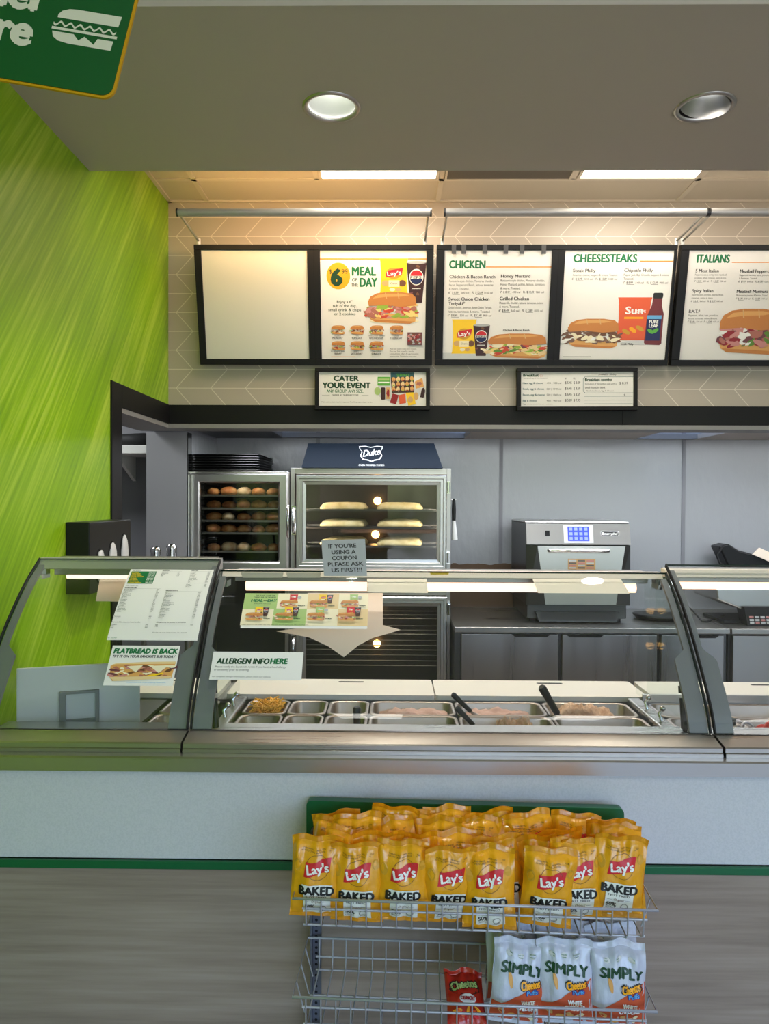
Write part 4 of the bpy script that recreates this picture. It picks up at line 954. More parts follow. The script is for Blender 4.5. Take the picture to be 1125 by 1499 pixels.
# refrigerated base units and their steel tops
wy = 4.15
u0 = XZ(666, 918, wy)[0]; u1 = XZ(1067, 920, wy)[0]; u2 = u1 + .012; u3 = u2 + 1.3
def base_unit(x0, x1, doors, label):
    t = thing('refrigerated_cabinet', label, 'cabinet', ((x0 + x1) / 2, 4.5, 0), group='refrigerated base cabinets along the kitchen wall')
    m = MB(); m.box((x0, wy + .04, .12), (x1, 4.9, WT - .03), 'dark_steel'); m.build('body', t)
    m = MB(); m.box((x0 + .03, wy + .08, 0), (x1 - .03, 4.88, .12), 'black_plastic'); m.build('plinth', t)
    for k, (a, b) in enumerate(doors):
        m = MB(); m.box((a, wy + .005, .15), (b, wy + .039, WT - .04), 'brushed_steel_upright'); d = m.build('door', t, bevel=.004)
        c0 = a + (b - a) * .52 if k % 2 == 0 else a + (b - a) * .04; c1 = c0 + (b - a) * .4
        m = MB(); m.prism([(c0, wy + .004, WT - .0405), (c1, wy + .004, WT - .0405), (c1 - .02, wy + .004, WT - .056), (c0 + .02, wy + .004, WT - .056)], (0, .002, 0), 'hole'); m.build('recessed_grip', d)
def top_unit(x0, x1, label):
    m = MB(); m.box((x0, wy - .01, WT - .03), (x1, 4.91, WT), 'brushed_steel'); m.build('worktop', label=label, cat='worktop', bevel=.004)
dx = lambda p: XZ(p, 930, wy)[0]
base_unit(u0, u1, [(dx(675), dx(817)), (dx(823), dx(962)), (dx(968), dx(1060))], 'three door steel refrigerated cabinet under the high speed oven')
base_unit(u2, u3, [(dx(1073), dx(1073) + .6), (dx(1073) + .62, u3 - .02)], 'steel refrigerated cabinet under the weighing scale, cut off at right')
top_unit(u0 - .005, u1 + .002, 'steel worktop carrying the high speed oven'); top_unit(u2 - .002, u3, 'steel worktop carrying the weighing scale')

# scale, cables, black hand scoop, carton on the right
t = thing('weighing_scale', 'grey countertop scale with black keypad on the right worktop', 'scale', P(1085, 905, 4.35))
y = 4.3; A = lambda px, py, yy=y: P(px, py, yy)
m = MB(); p = [A(1048, 862), A(1180, 862), A(1180, 893), A(1088, 893), A(1050, 878)]
m.prism([(q.x, y, q.z) for q in p], (0, .35, 0), 'aluminium'); m.build('housing', t, bevel=.01)
m = MB(); a, b = A(1088, 888, 4.27), A(1190, 903, 4.27); m.prism([(a.x, 4.27, a.z), (b.x, 4.27, a.z), (b.x, 4.24, WT + .0), (a.x + .01, 4.24, WT + .0)], (0, .1, 0), 'black_plastic'); kp = m.build('keypad', t, bevel=.004)
m = MB()
for r in range(3):
    for c in range(7):
        x = a.x + .025 + c * .032; z = WT + .012 + r * .016; yy = 4.24 + (z - WT) / (a.z - WT) * .03; m.box((x, yy - .004, z), (x + .022, yy + .004, z + .01), ('white_plastic', 'ink_pink', 'ink_silver')[(r * 2 + c) % 3])
m.build('key', kp)
m = MB(); m.box((a.x - .09, 4.32, WT), (b.x, 4.62, WT + .02), 'black_plastic'); m.build('base', t, bevel=.004)
m = MB(); c = A(968, 905, 4.45); m.lathe([(.13, 0), (.15, .02), (.155, .025), (.12, .028), (.0, .018)], (c.x, 4.5, WT), 'black_plastic', 28); m.M = Matrix.Identity(4)
m.build('round_lid', label='flat round black lid lying on the worktop beside the high speed oven', cat='lid')
m = MB(); pts = []
for i in range(40):
    s = i / 39; pts.append((c.x + .06 + .32 * s, 4.42 + .06 * math.sin(s * 9), WT + .006 + .10 * max(0, math.sin(s * math.pi * 2.2)) * (1 - .5 * s)))
m.tube(pts, .005, 'black_rubber', 6); m.build('power_cord', label='black power cord looping over the worktop beside the scale', cat='cord')
t = thing('card_terminal', 'black slanted card terminal with a looped cord above the scale', 'card terminal', P(1085, 840, 4.78))
y = 4.72; m = MB(); p = [P(1052, 800, y), P(1066, 796, y), P(1082, 806, y), P(1150, 824, y), P(1150, 836, y), P(1068, 834, y)]
m.prism([(q.x, y, q.z) for q in p], (0, .14, 0), 'black_plastic'); m.build('housing', t, bevel=.012, seg=3)
m = MB(); q = [P(1056, 800, y), P(1048, 812, y), P(1052, 824, y), P(1064, 832, y), P(1074, 830, y)]; m.tube([(v.x, y - .012, v.z) for v in q], .006, 'black_rubber', 8); m.build('cord', t)
sx = P(1120, 835, 4.78); m = MB(); m.box((sx.x - .05, 4.74, WT), (sx.x + .02, 4.83, sx.z), 'dark_steel'); m.build('stand', t)
m = MB(); q = [P(1102, 812, 4.70), P(1112, 802, 4.70), P(1140, 815, 4.70), P(1140, 828, 4.70)]; m.prism([(v.x, 4.70, v.z) for v in q], (0, .019, 0), 'beige_paper')
m.build('paper_slip', label='tan paper slip lying on the black card terminal', cat='paper')

# side room shelf, glove dispenser, shakers
t = thing('wall_shelf', 'white shelf high on the wall of the side room', 'shelf', (-1.75, 4.6, 1.86))
z0, z1 = CAM_Z + (733 - 668) / (1080 / 4.25), CAM_Z + (733 - 653) / (1080 / 4.25)
m = MB(); m.box((-2.4, 4.25, z0 + .01), (WL - .24, 4.619, z1), 'white_paint'); m.build('board', t, bevel=.003)
m = MB(); m.prism([(-1.62, 4.619, z0 + .01), (-1.62, 4.3, z0 + .01), (-1.62, 4.619, z0 - .14)], (-.02, 0, 0), 'white_paint'); m.build('bracket', t)
m = MB(); m.blob((-1.56, 4.4, z1 + .035), (.17, .1, .045), 'black_rubber', 3, .3, 16, 8); m.build('black_bag', label='crumpled black bag lying on the white side room shelf', cat='bag')
t = thing('glove_dispenser', 'black wall mounted glove dispenser with three oval slots on the lime wall', 'dispenser', (WL + .05, 2.88, 1.25))
gx = WL + .088; gy0, gy1, gz0, gz1 = 2.65, 3.07, 1.235, 1.497
m = MB(); m.box((WL, gy0, gz0), (gx, gy1, gz1), 'black_plastic'); m.build('case', t, bevel=.004)
for k, (yy, hh_) in enumerate(((2.74, .075), (2.86, .085), (2.985, .1))):
    m = MB(); pts = []; zc = 1.33 + .012 * k
    for i in range(24):
        a = 2 * math.pi * i / 24; pts.append((gx + .0006, yy + .042 * math.cos(a), zc + hh_ * .9 * math.sin(a)))
    m.add(pts, [tuple(range(24))], 'hole'); s = m.build('slot', t)
    m = MB(); m.blob((gx + .004, yy + .004, zc - .0), (.010, .034, hh_ * .80), 'white_plastic', k, .16, 16, 12, 5.0); m.build('glove', s, 'white glove poking out')
for k, (px, hgt) in enumerate(((228, 800), (251, 796))):
    y = 3.85; x, zt = XZ(px, hgt, y); m = MB()
    zb = 1.15
    t = thing('steel_shaker', ('shorter', 'taller')[k] + ' steel shaker standing on the ledge before the steel clad wall end', 'shaker', (x, y, zb), group='steel shakers')
    m.lathe([(.025, 0), (.026, .01), (.026, zt - zb - .03)], (x, y, zb), 'chrome', 20); m.build('canister', t)
    m = MB(); m.lathe([(.027, zt - zb - .03), (.027, zt - zb - .012), (.016, zt - zb), (.0, zt - zb + .001)], (x, y, zb), 'chrome', 20, cap0=False); m.build('lid', t)
t = thing('utility_table', 'tall steel utility table at the side room opening carrying two shakers', 'table', (-1.12, 3.75, 0))
m = MB(); m.box((-1.42, 3.6, 1.13), (-.98, 4.1, 1.15), 'brushed_steel'); m.build('table_top', t)
for x in (-1.38, -1.02):
    for y in (3.64, 4.06): m = MB(); m.tube([(x, y, 0), (x, y, 1.13)], .015, 'dull_steel', 10); m.build('leg', t)
# ------------------------------------------------------------------ service counter
CX1 = 2.25; WC = WL + .003
t = thing('service_counter', 'long pale service counter with steel ledge, green stripe and wood look lower front', 'counter', (.5, 2.2, 0))
m = MB(); m.box((WC, 1.79, .70), (CX1, 1.815, .921), 'white_laminate'); m.build('upper_panel', t, 'pale grey laminate upper panel')
m = MB(); m.box((WC, 1.79, .0), (CX1, 1.815, .683), 'grey_wood_laminate'); m.build('lower_panel', t, 'greige wood look lower panel')
za = P(562, 1265, 1.78).z; m = MB(); m.box((WC, 1.779, za - .0185), (CX1, 1.789, za + .0015), 'green_rail'); m.build('stripe', t, 'green stripe', bevel=.002)
m = MB(); m.box((WC, 1.815, .6), (CX1, 2.63, .615), 'dull_steel'); m.box((WC, 2.60, .0), (CX1, 2.63, .925), 'dull_steel'); m.box((WC, 1.80, .683), (CX1, 1.815, .70), 'dull_steel')
m.box((WC, 2.40, .915), (CX1, 2.60, .928), 'brushed_steel'); m.build('carcass', t)
m = MB()
pr = [(1.765, .923), (1.765, .955), (1.769, .959), (1.80, .959), (1.80, .923)]
m.loft([[(x, y, z) for y, z in pr] for x in (WC, CX1)], 'brushed_steel', smooth=False); m.build('steel_ledge', t, 'polished steel ledge')

# ------------------------------------------------------------------ sneeze guards
KP = [(1.862, .997), (1.886, 1.051), (1.953, 1.144), (2.03, 1.238), (2.122, 1.327), (2.213, 1.394), (2.25, 1.416)]
def crom(pts, n=10):
    out = []; q = [tuple(2 * a - b for a, b in zip(pts[0], pts[1]))] + pts + [tuple(2 * a - b for a, b in zip(pts[-1], pts[-2]))]
    for i in range(1, len(q) - 2):
        for k in range(n):
            s = k / n; out.append(tuple(.5 * (2 * q[i][j] + (q[i + 1][j] - q[i - 1][j]) * s + (2 * q[i - 1][j] - 5 * q[i][j] + 4 * q[i + 1][j] - q[i + 2][j]) * s * s + (3 * q[i][j] - q[i - 1][j] - 3 * q[i + 1][j] + q[i + 2][j]) * s ** 3) for j in range(2)))
    return out + [pts[-1]]
CUR = crom(KP); ARC = [0]
for a, b in zip(CUR, CUR[1:]): ARC.append(ARC[-1] + math.hypot(b[0] - a[0], b[1] - a[1]))
def gl(s):
    """point and outward normal of the guard profile at arc length s from the bottom"""
    i = 0
    while i < len(ARC) - 2 and ARC[i + 1] < s: i += 1
    k = (s - ARC[i]) / (ARC[i + 1] - ARC[i]); a, b = CUR[i], CUR[i + 1]; dy, dz = b[0] - a[0], b[1] - a[1]; L = math.hypot(dy, dz)
    return (a[0] + dy * k, a[1] + dz * k), (-dz / L, dy / L)
def arc_at_z(z):
    for i in range(len(CUR) - 1):
        if CUR[i][1] <= z <= CUR[i + 1][1]: return ARC[i] + (z - CUR[i][1]) / (CUR[i + 1][1] - CUR[i][1]) * (ARC[i + 1] - ARC[i])
    return ARC[-1]
def GP(px, py):
    """where a pixel meets the curved guard: x and arc length"""
    d = ray(px, py)
    for i in range(len(CUR) - 1):
        f = []
        for y, z in (CUR[i], CUR[i + 1]): f.append(CAM_Z + d.z * y / d.y - z)
        if f[0] * f[1] <= 0 or (i == 0 and f[0] < 0 and f[1] < 0 and abs(f[0]) < .02):
            k = f[0] / (f[0] - f[1]); y = CUR[i][0] + (CUR[i + 1][0] - CUR[i][0]) * k
            return d.x * y / d.y, ARC[i] + (ARC[i + 1] - ARC[i]) * k
    return None
TH = .006
def strip(m, x0, x1, s0, s1, o0, o1, mn, n=24, edge=None):
    """curved solid following the guard between arc lengths s0..s1, offsets o0..o1 along the outward normal; x0, x1 may be functions of 0..1"""
    fx0 = x0 if callable(x0) else lambda k: x0
    fx1 = x1 if callable(x1) else lambda k: x1
    vs = []
    for i in range(n + 1):
        k = i / n; (y, z), (ny, nz) = gl(s0 + (s1 - s0) * k)
        for x, o in ((fx0(k), o0), (fx1(k), o0), (fx1(k), o1), (fx0(k), o1)): vs.append((x, y + ny * o, z + nz * o))
    fm = []; fe = []
    for i in range(n):
        b = i * 4; c = b + 4
        fm += [(b, c, c + 1, b + 1), (b + 2, c + 2, c + 3, b + 3)]; fe += [(b + 1, c + 1, c + 2, b + 2), (b + 3, c + 3, c, b)]
    fe += [(0, 1, 2, 3), (n * 4 + 3, n * 4 + 2, n * 4 + 1, n * 4)]
    m.add(vs, fm, mn, True); m.add(vs, fe, edge or mn, False)
glass_mat('end_glass', (.955, .975, .965), .1)
def guard(x0, x1, ztop, barpx, lamppx, label, left_edge=True, right_edge=True, struts=(), bar_y=2.2, rail='ivory_rail'):
    t = thing('sneeze_guard', label, 'sneeze guard', ((x0 + x1) / 2, 2.0, .96)); S = arc_at_z(ztop)
    m = MB(); pr = [(1.793, .9592), (1.793, .968), (1.797, .970), (1.797, .980), (1.801, .983), (1.858, .995), (1.870, .995), (1.885, .985), (2.04, .945), (2.04, .9592)]
    m.loft([[(x, y, z) for y, z in pr] for x in (x0, x1)], 'brushed_steel', smooth=False); m.build('base_rail', t)
    m = MB(); strip(m, x0 + .004, x1 - .004, 0, S, -TH / 2, TH / 2, 'clear_glass', 40, 'glass_edge'); g = m.build('glass_panel', t)
    for on, a, b in ((left_edge, x0 + .0005, x0 + .0038), (right_edge, x1 - .0038, x1 - .0005)):
        if on: m = MB(); strip(m, a, b, 0, S, -.006, .006, 'black_rubber', 40); m.build('edge_gasket', t)
    for side, on in ((1, left_edge), (-1, right_edge)):
        if not on: continue
        e = x0 + .006 if side == 1 else x1 - .006; m = MB(); sb = arc_at_z(1.17) / S
        wf = lambda k: .046 if k < sb else (.046 - (.046 - .016) * min(1, (k - sb) / .06))
        if side == 1: strip(m, e, lambda k: e + wf(k), 0.0, S - .02, -.014, -.004, 'grey_bracket', 50)
        else: strip(m, lambda k: e - wf(k), e, 0.0, S - .02, -.014, -.004, 'grey_bracket', 50)
        m.build('bracket', t)
    for px, in struts:
        a, b = P(px + 3, 1074, 2.0), P(px - 1, 1004, 2.03); d = b - a; s = MB(); s.tube([a, a + d * .12], .006, 'black_plastic', 8); s.tube([a + d * .1, a + d * .74], .0095, 'black_plastic', 12); s.tube([a + d * .74, a + d * .84], .004, 'chrome', 8); s.tube([a + d * .84, b], .011, 'black_plastic', 10); s.build('gas_strut', t)
    # top rail and lamp
    xm = 700 if x1 > .85 else 560
    zt, zb = CAM_Z + (733 - barpx[0]) / (1080 / bar_y), CAM_Z + (733 - barpx[1]) / (1080 / bar_y)
    m = MB(); e_ = (zt - zb) * .75; m.loft([[(x, bar_y, zb), (x, bar_y, zb + .002), (x, bar_y + e_, zt), (x, bar_y + .05, zt), (x, bar_y + .05, zb)] for x in (x0 + .002, x1 - .002)], rail, smooth=False); m.build('top_rail', t, bevel=.003)
    ly = bar_y + .075; lt, lb = CAM_Z + (733 - lamppx[0]) / (1080 / ly), CAM_Z + (733 - lamppx[1]) / (1080 / ly)
    m = MB(); m.box((x0 + .03, bar_y + .051, lt), (x1 - .03, ly + .05, zt - .002), 'dull_steel'); h = m.build('lamp_housing', t, bevel=.002)
    r = (lt - lb) / 2; m = MB(); m.tube([(x0 + .06, ly, lb + r), (x1 - .06, ly, lb + r)], r * .95, 'guard_tube', 14); m.build('lamp_tube', h)
    for x in (x0 + .012, x1 - .012):      # glass end panels carry the rail
        fr = [gl(S * i / 20)[0] for i in range(20)]; pl = [(x, y + .02, z) for y, z in fr if y < bar_y - .03]
        pl += [(x, bar_y - .002, zt - .03), (x, bar_y - .002, zb - .002), (x, bar_y + .13, zb - .002), (x, 2.32, 1.26), (x, 2.385, 1.12), (x, 2.395, .96), (x, 1.95, .96)]
        m = MB(); m.prism(pl, (.004 if x < (x0 + x1) / 2 else -.004, 0, 0), 'end_glass'); m.build('end_panel', t)
        m = MB(); m.box((x - .006, bar_y - .004, zb - .03), (x + .006, bar_y + .05, zb - .0005), 'chrome'); m.build('rail_bracket', t)
    return S
mat('glass_edge', (18, 46, 40), .15)
SL = guard(-1.072, -.5205, 1.398, (820, 836), (843, 850), 'short curved glass sneeze guard beside the lime wall', rail='satin_silver')
SM = guard(-.515, .803, 1.370, (837, 846), (851, 866), 'long curved glass sneeze guard over the main food pans', struts=((313,), (999,)))
SR = guard(.810, 2.12, 1.392, (832, 843), (848, 860), 'curved glass sneeze guard cut off by the right edge')

# cutting boards and pans
def board(px0, px1, label):
    y0, y1 = 2.405, 2.615; x0, x1 = (px0 - 576) / (1080 / 2.405), (px1 - 576) / (1080 / 2.405)
    t = thing('cutting_board', label, 'cutting board', ((x0 + x1) / 2, 2.5, .929), group='cutting boards behind the pans')
    m = MB(); m.loft([[(x, y, .9285) for x, y in rrect(x0, x1, y0, y1, .012)], [(x, y, .944) for x, y in rrect(x0, x1, y0, y1, .012)]], 'cutting_board', smooth=False); m.build('slab', t, bevel=.003)
    m = MB(); xc = (x0 + x1) / 2 + .06; m.loft([[(x, y, zz) for x, y in rrect(xc - .045, xc + .045, y1 - .045, y1 - .03, .006)] for zz in (.9441, .9444)], 'hole', smooth=False); m.build('grip_slot', t)
board(60, 318, 'pale cutting board behind the short left sneeze guard'); board(330, 637, 'pale cutting board behind the cheese pan, left one in the long sneeze guard')
board(639, 950, 'pale cutting board behind the tuna pans, right one in the long sneeze guard'); board(958, 1300, 'pale cutting board behind the right sneeze guard')
PZ = .93
def pan(x0, x1, y0, y1, label, fill=None, d=.14, z=PZ, group='steel food pans in the counter well'):
    g = .0015; x0 += g; x1 -= g; y0 += g; y1 -= g; m = MB()
    L = lambda i, zz: [(x, y, zz) for x, y in rrect(x0 + i, x1 - i, y0 + i, y1 - i, max(.006, .026 - i * .2), 5)]
    m.loft([L(.001, z - .006), L(0, z - .002), L(.002, z), L(.008, z), L(.011, z - .004), L(.016, z - d * .9), L(.026, z - d)], 'pan_steel', False, True)
    t = m.build('food_pan', label=label, cat='pan', group=group)
    return t
mat('pan_steel', (168, 156, 146), .36, 1.0)
BX = [-.465, -.327, -.204, -.073, .195, .475, .753]; RY = [2.07, 2.228, 2.388]
names = ['holding shredded cheese', 'empty, second from left', 'empty, third from left', 'long one with grey purple sliced meat', 'with pale sliced meat and tongs', 'with shredded tuna and a ladle']
namef = ['empty, below the cheese pan', 'empty, second from left', 'with red sauce and a black spoon', 'long and empty', 'with tuna chunks and tongs', 'long and empty at the right end']
for i in range(6):
    pan(BX[i], BX[i + 1], RY[1], RY[2], 'steel pan in the back row ' + names[i])
    pan(BX[i], BX[i + 1], RY[0], RY[1], 'steel pan in the front row ' + namef[i])
def heap(x0, x1, y0, y1, zc, h, mn, seed, name, label, cat, n=26, rough=14.0):
    m = MB(); vs = []; fs = []
    for j in range(n + 1):
        for i in range(n + 1):
            u, v = i / n, j / n; e = min(1, min(u, 1 - u, v, 1 - v) * 6)
            p = Vector((u * 3 * (x1 - x0) / .15, v * 3 * (y1 - y0) / .15, seed * 5.1))
            vs.append((x0 + (x1 - x0) * u, y0 + (y1 - y0) * v, zc + h * e * (.5 + .5 * noise.noise(p)) + h * .35 * e * noise.noise(p * rough / 4)))
    fs = [(j * (n + 1) + i, j * (n + 1) + i + 1, (j + 1) * (n + 1) + i + 1, (j + 1) * (n + 1) + i) for j in range(n) for i in range(n)]
    m.add(vs, fs, mn, True); return m, name, label, cat
def put(h, kind='stuff', parent=None): h[0].build(h[1], label=h[2], cat=h[3], kind=kind)
# shredded cheese
rd = random.Random(8); m, *_ = heap(BX[0] + .015, BX[1] - .015, RY[1] + .015, RY[2] - .015, PZ - .045, .04, 'cheese_shred', 2, '', '', '')
for k in range(260):
    c = Vector((rd.uniform(BX[0] + .025, BX[1] - .025), rd.uniform(RY[1] + .03, RY[2] - .02), PZ - .022 + rd.uniform(0, .035)))
    m.M = Matrix.Translation(c) @ Matrix.Rotation(rd.uniform(0, 6.3), 4, 'Z') @ Matrix.Rotation(rd.uniform(-.6, .6), 4, 'Y'); m.box((-.014, -.0016, -.0016), (.014, .0016, .0016), 'cheese_shred')
m.build('shredded_cheese', label='orange shredded cheese filling the back left steel pan', cat='cheese', kind='stuff')
put(heap(BX[3] + .03, BX[4] - .02, RY[1] + .02, RY[2] - .02, PZ - .03, .03, 'turkey', 3, 'sliced_turkey', 'pale purple sliced meat lying in the long back pan', 'meat'))
put(heap(BX[4] + .04, BX[5] - .04, RY[1] + .03, RY[2] - .02, PZ - .03, .03, 'turkey', 5, 'sliced_meat', 'pale sliced meat in the back pan beside the black ladle', 'meat'))
put(heap(BX[5] + .03, BX[6] - .04, RY[1] + .02, RY[2] - .015, PZ - .045, .06, 'tuna', 6, 'shredded_tuna', 'shredded tuna heaped in the back right pan', 'fish', 40, 40.0))
put(heap(BX[4] + .09, BX[5] - .05, RY[0] + .03, RY[1] - .01, PZ - .05, .065, 'tuna', 7, 'tuna_chunks', 'tan chunks heaped in the front pan right of the tongs', 'fish', 36, 40.0))
put(heap(BX[2] + .02, BX[3] - .02, RY[0] + .02, RY[1] - .02, PZ - .05, .012, 'tomato', 9, 'red_sauce', 'red sauce at the bottom of the front pan with black spoon', 'sauce'))
# serving tools
def tool(name, label, cat, p, q, tip, r, blade='pan_steel', wide=1.0):
    p, q, tip = Vector(p), Vector(q), Vector(tip); t = thing(name, label, cat, tip)
    m = MB(); a = p + (q - p) * .5; m.tube([p, p + (q - p) * .06, a, q], [r * .7, r, r * .85, r * .8], 'black_plastic', 10); m.build('handle', t)
    m = MB(); d = (tip - q); m.tube([q, q + d * .4, tip], [r * .45, r * .5, r * 1.1 * wide], blade, 8); m.build('blade', t); return t
tool('serving_spoon', 'black spoon standing in the front pan of red sauce', 'spoon', P(522, 1035, 2.14), P(522, 1068, 2.15), P(523, 1080, 2.16), .012, 'black_plastic')
tool('tongs', 'black handled tongs resting over the pale sliced meat pan, rear pair', 'tongs', P(662, 1016, 2.27), P(688, 1041, 2.29), P(697, 1049, 2.30), .009)
tool('tongs', 'black handled tongs leaning in the tuna chunks pan, front pair', 'tongs', P(668, 1036, 2.13), P(692, 1061, 2.15), P(702, 1073, 2.16), .009)
tool('ladle', 'thick black handled ladle standing in the back pan at right', 'ladle', P(792, 1005, 2.26), P(815, 1044, 2.29), P(818, 1052, 2.3), .013, 'black_plastic', 1.3)
# steel rims along both ends of the main well and under the left guard
def rim(x0, x1, label):
    t = thing('well_rim', label, 'rim', ((x0 + x1) / 2, 2.2, .9)); m = MB(); m.box((x0, 2.066, .86), (x1, 2.392, .945), 'brushed_steel'); m.build('bar', t, bevel=.006)
    m = MB(); xc = (x0 + x1) / 2
    for y in (2.14, 2.26): m.tube([(xc, y, .945), (xc - .006, y + .004, .965), (xc + .006, y + .01, .975)], .005, 'chrome', 8); m.blob((xc + .006, y + .01, .978), (.009, .009, .009), 'chrome', 1, 0, 10, 6)
    m.build('clip', t)
rim(-.508, -.470, 'raised steel rim with clips left of the cheese pan'); rim(.758, .800, 'raised steel rim with clips right of the tuna pans')
for x in (-.70, ): pass
pan(-.72, -.555, RY[0], RY[1], 'empty steel pan in front under the short left guard'); pan(-.72, -.555, RY[1], RY[2], 'empty steel pan behind under the short left guard')
# white shield with a grey holder behind the left glass
t = thing('plastic_shield', 'upright white plastic shield with grey holder behind the short left glass', 'shield', (-.9, 2.08, .93))
A, B = Vector((-1.048, 2.034, .929)), Vector((-.737, 2.135, .929)); r_ = (B - A).normalized(); n_ = r_.cross(Vector((0, 0, 1))); w = (B - A).length; h = .178
m = MB(); m.prism([A, B, B + Vector((0, 0, h)), A + Vector((0, 0, h))], -n_ * .01, 'white_plastic'); m.build('panel', t, bevel=.002)
m = MB(); fn = sheet_fn(A + Vector((0, 0, h)), r_, (0, 0, 1), w, h); Q = lambda a, b, l: fn(a, b, l)
def slab(m, a0, a1, b0, b1, l0, l1, mn):
    v = [Q(a, b, l) for l in (l0, l1) for b in (b1, b0) for a in (a0, a1)]; m.add(v, [(0, 2, 3, 1), (4, 5, 7, 6), (0, 1, 5, 4), (2, 6, 7, 3), (0, 4, 6, 2), (1, 3, 7, 5)], mn)
slab(m, .34, .39, .4, .93, .0005, .014, 'grey_paint'); slab(m, .39, .66, .85, .93, .0005, .014, 'grey_paint'); slab(m, .39, .66, .4, .44, .0005, .014, 'grey_paint'); slab(m, .63, .66, .44, .85, .0005, .014, 'grey_paint'); slab(m, .39, .63, .44, .85, .0005, .003, 'ink_silver')
m.build('holder', t, 'grey plastic holder')
m = MB(); m.box((-1.1, 1.9, .918), (-.735, 2.392, .928), 'brushed_steel'); m.build('infill_plate', label='flat steel plate under the white plastic shield', cat='plate')
# right well: salad pans
px = [.815, 1.02, 1.25, 1.48]
for i in range(3):
    for j in range(2): pan(px[i], px[i + 1], RY[j], RY[j + 1], f'{"front" if j == 0 else "back"} row vegetable pan under the right guard, {ORD[i]} from left')
rd = random.Random(5)
tom = None
for k, (a, b) in enumerate(((1119, 1074), (1108, 1078), (1128, 1070), (1132, 1078))):
    p = P(a, b, 2.12 + .012 * (k % 2)); m = MB()
    m.lathe([(0, .006), (.026, .005), (.028, 0), (.026, -.005), (0, -.006)], (0, 0, 0), 'tomato', 20)
    o = m.build('tomato_slice', label=f'red tomato slice in the right vegetable pan, {ORD[k]} from the front', cat='tomato', group='tomato slices', origin=False); o.location = p; o.rotation_euler = (.9 + .2 * k, .25 * k, .3)
for k, (a, b) in enumerate(((1072, 1070), (1084, 1073), (1094, 1069), (1078, 1066))):
    p = P(a, b, 2.11 + .015 * (k % 2)); m = MB(); pts = [(.022 * math.cos(2 * math.pi * i / 20), .022 * math.sin(2 * math.pi * i / 20), 0) for i in range(20)]; m.tube(pts, .0035, 'onion', 6, cyclic=True)
    o = m.build('onion_ring', label=f'pale onion ring in the right vegetable pan, {place_word(k, 4)}', cat='onion', group='onion rings', origin=False); o.location = p; o.rotation_euler = (.5 + .3 * k, .3 * k, 0)
for k, (a, b0, b1, y) in enumerate(((1066, 1078, 1052, 2.12),)):
    p0, p1 = P(a, b0, y), P(a, b1, y); t = thing('sauce_bottle', 'small tan bottle with black lid behind the right glass bracket', 'bottle', p0)
    m = MB(); hh = p1.z - p0.z; m.lathe([(.018, 0), (.02, .01), (.02, hh * .6), (.015, hh * .7)], p0, 'beige_paper', 18); m.build('bottle_body', t)
    m = MB(); m.lathe([(.019, hh * .7), (.019, hh), (.0, hh + .001)], p0, 'black_plastic', 18); m.build('lid', t)
m = MB(); m.box((.81, 2.392, .915), (2.1, 2.404, .955), 'aluminium'); m.build('divider_strip', label='thin aluminium strip between salad pans and cutting board at right', cat='strip')

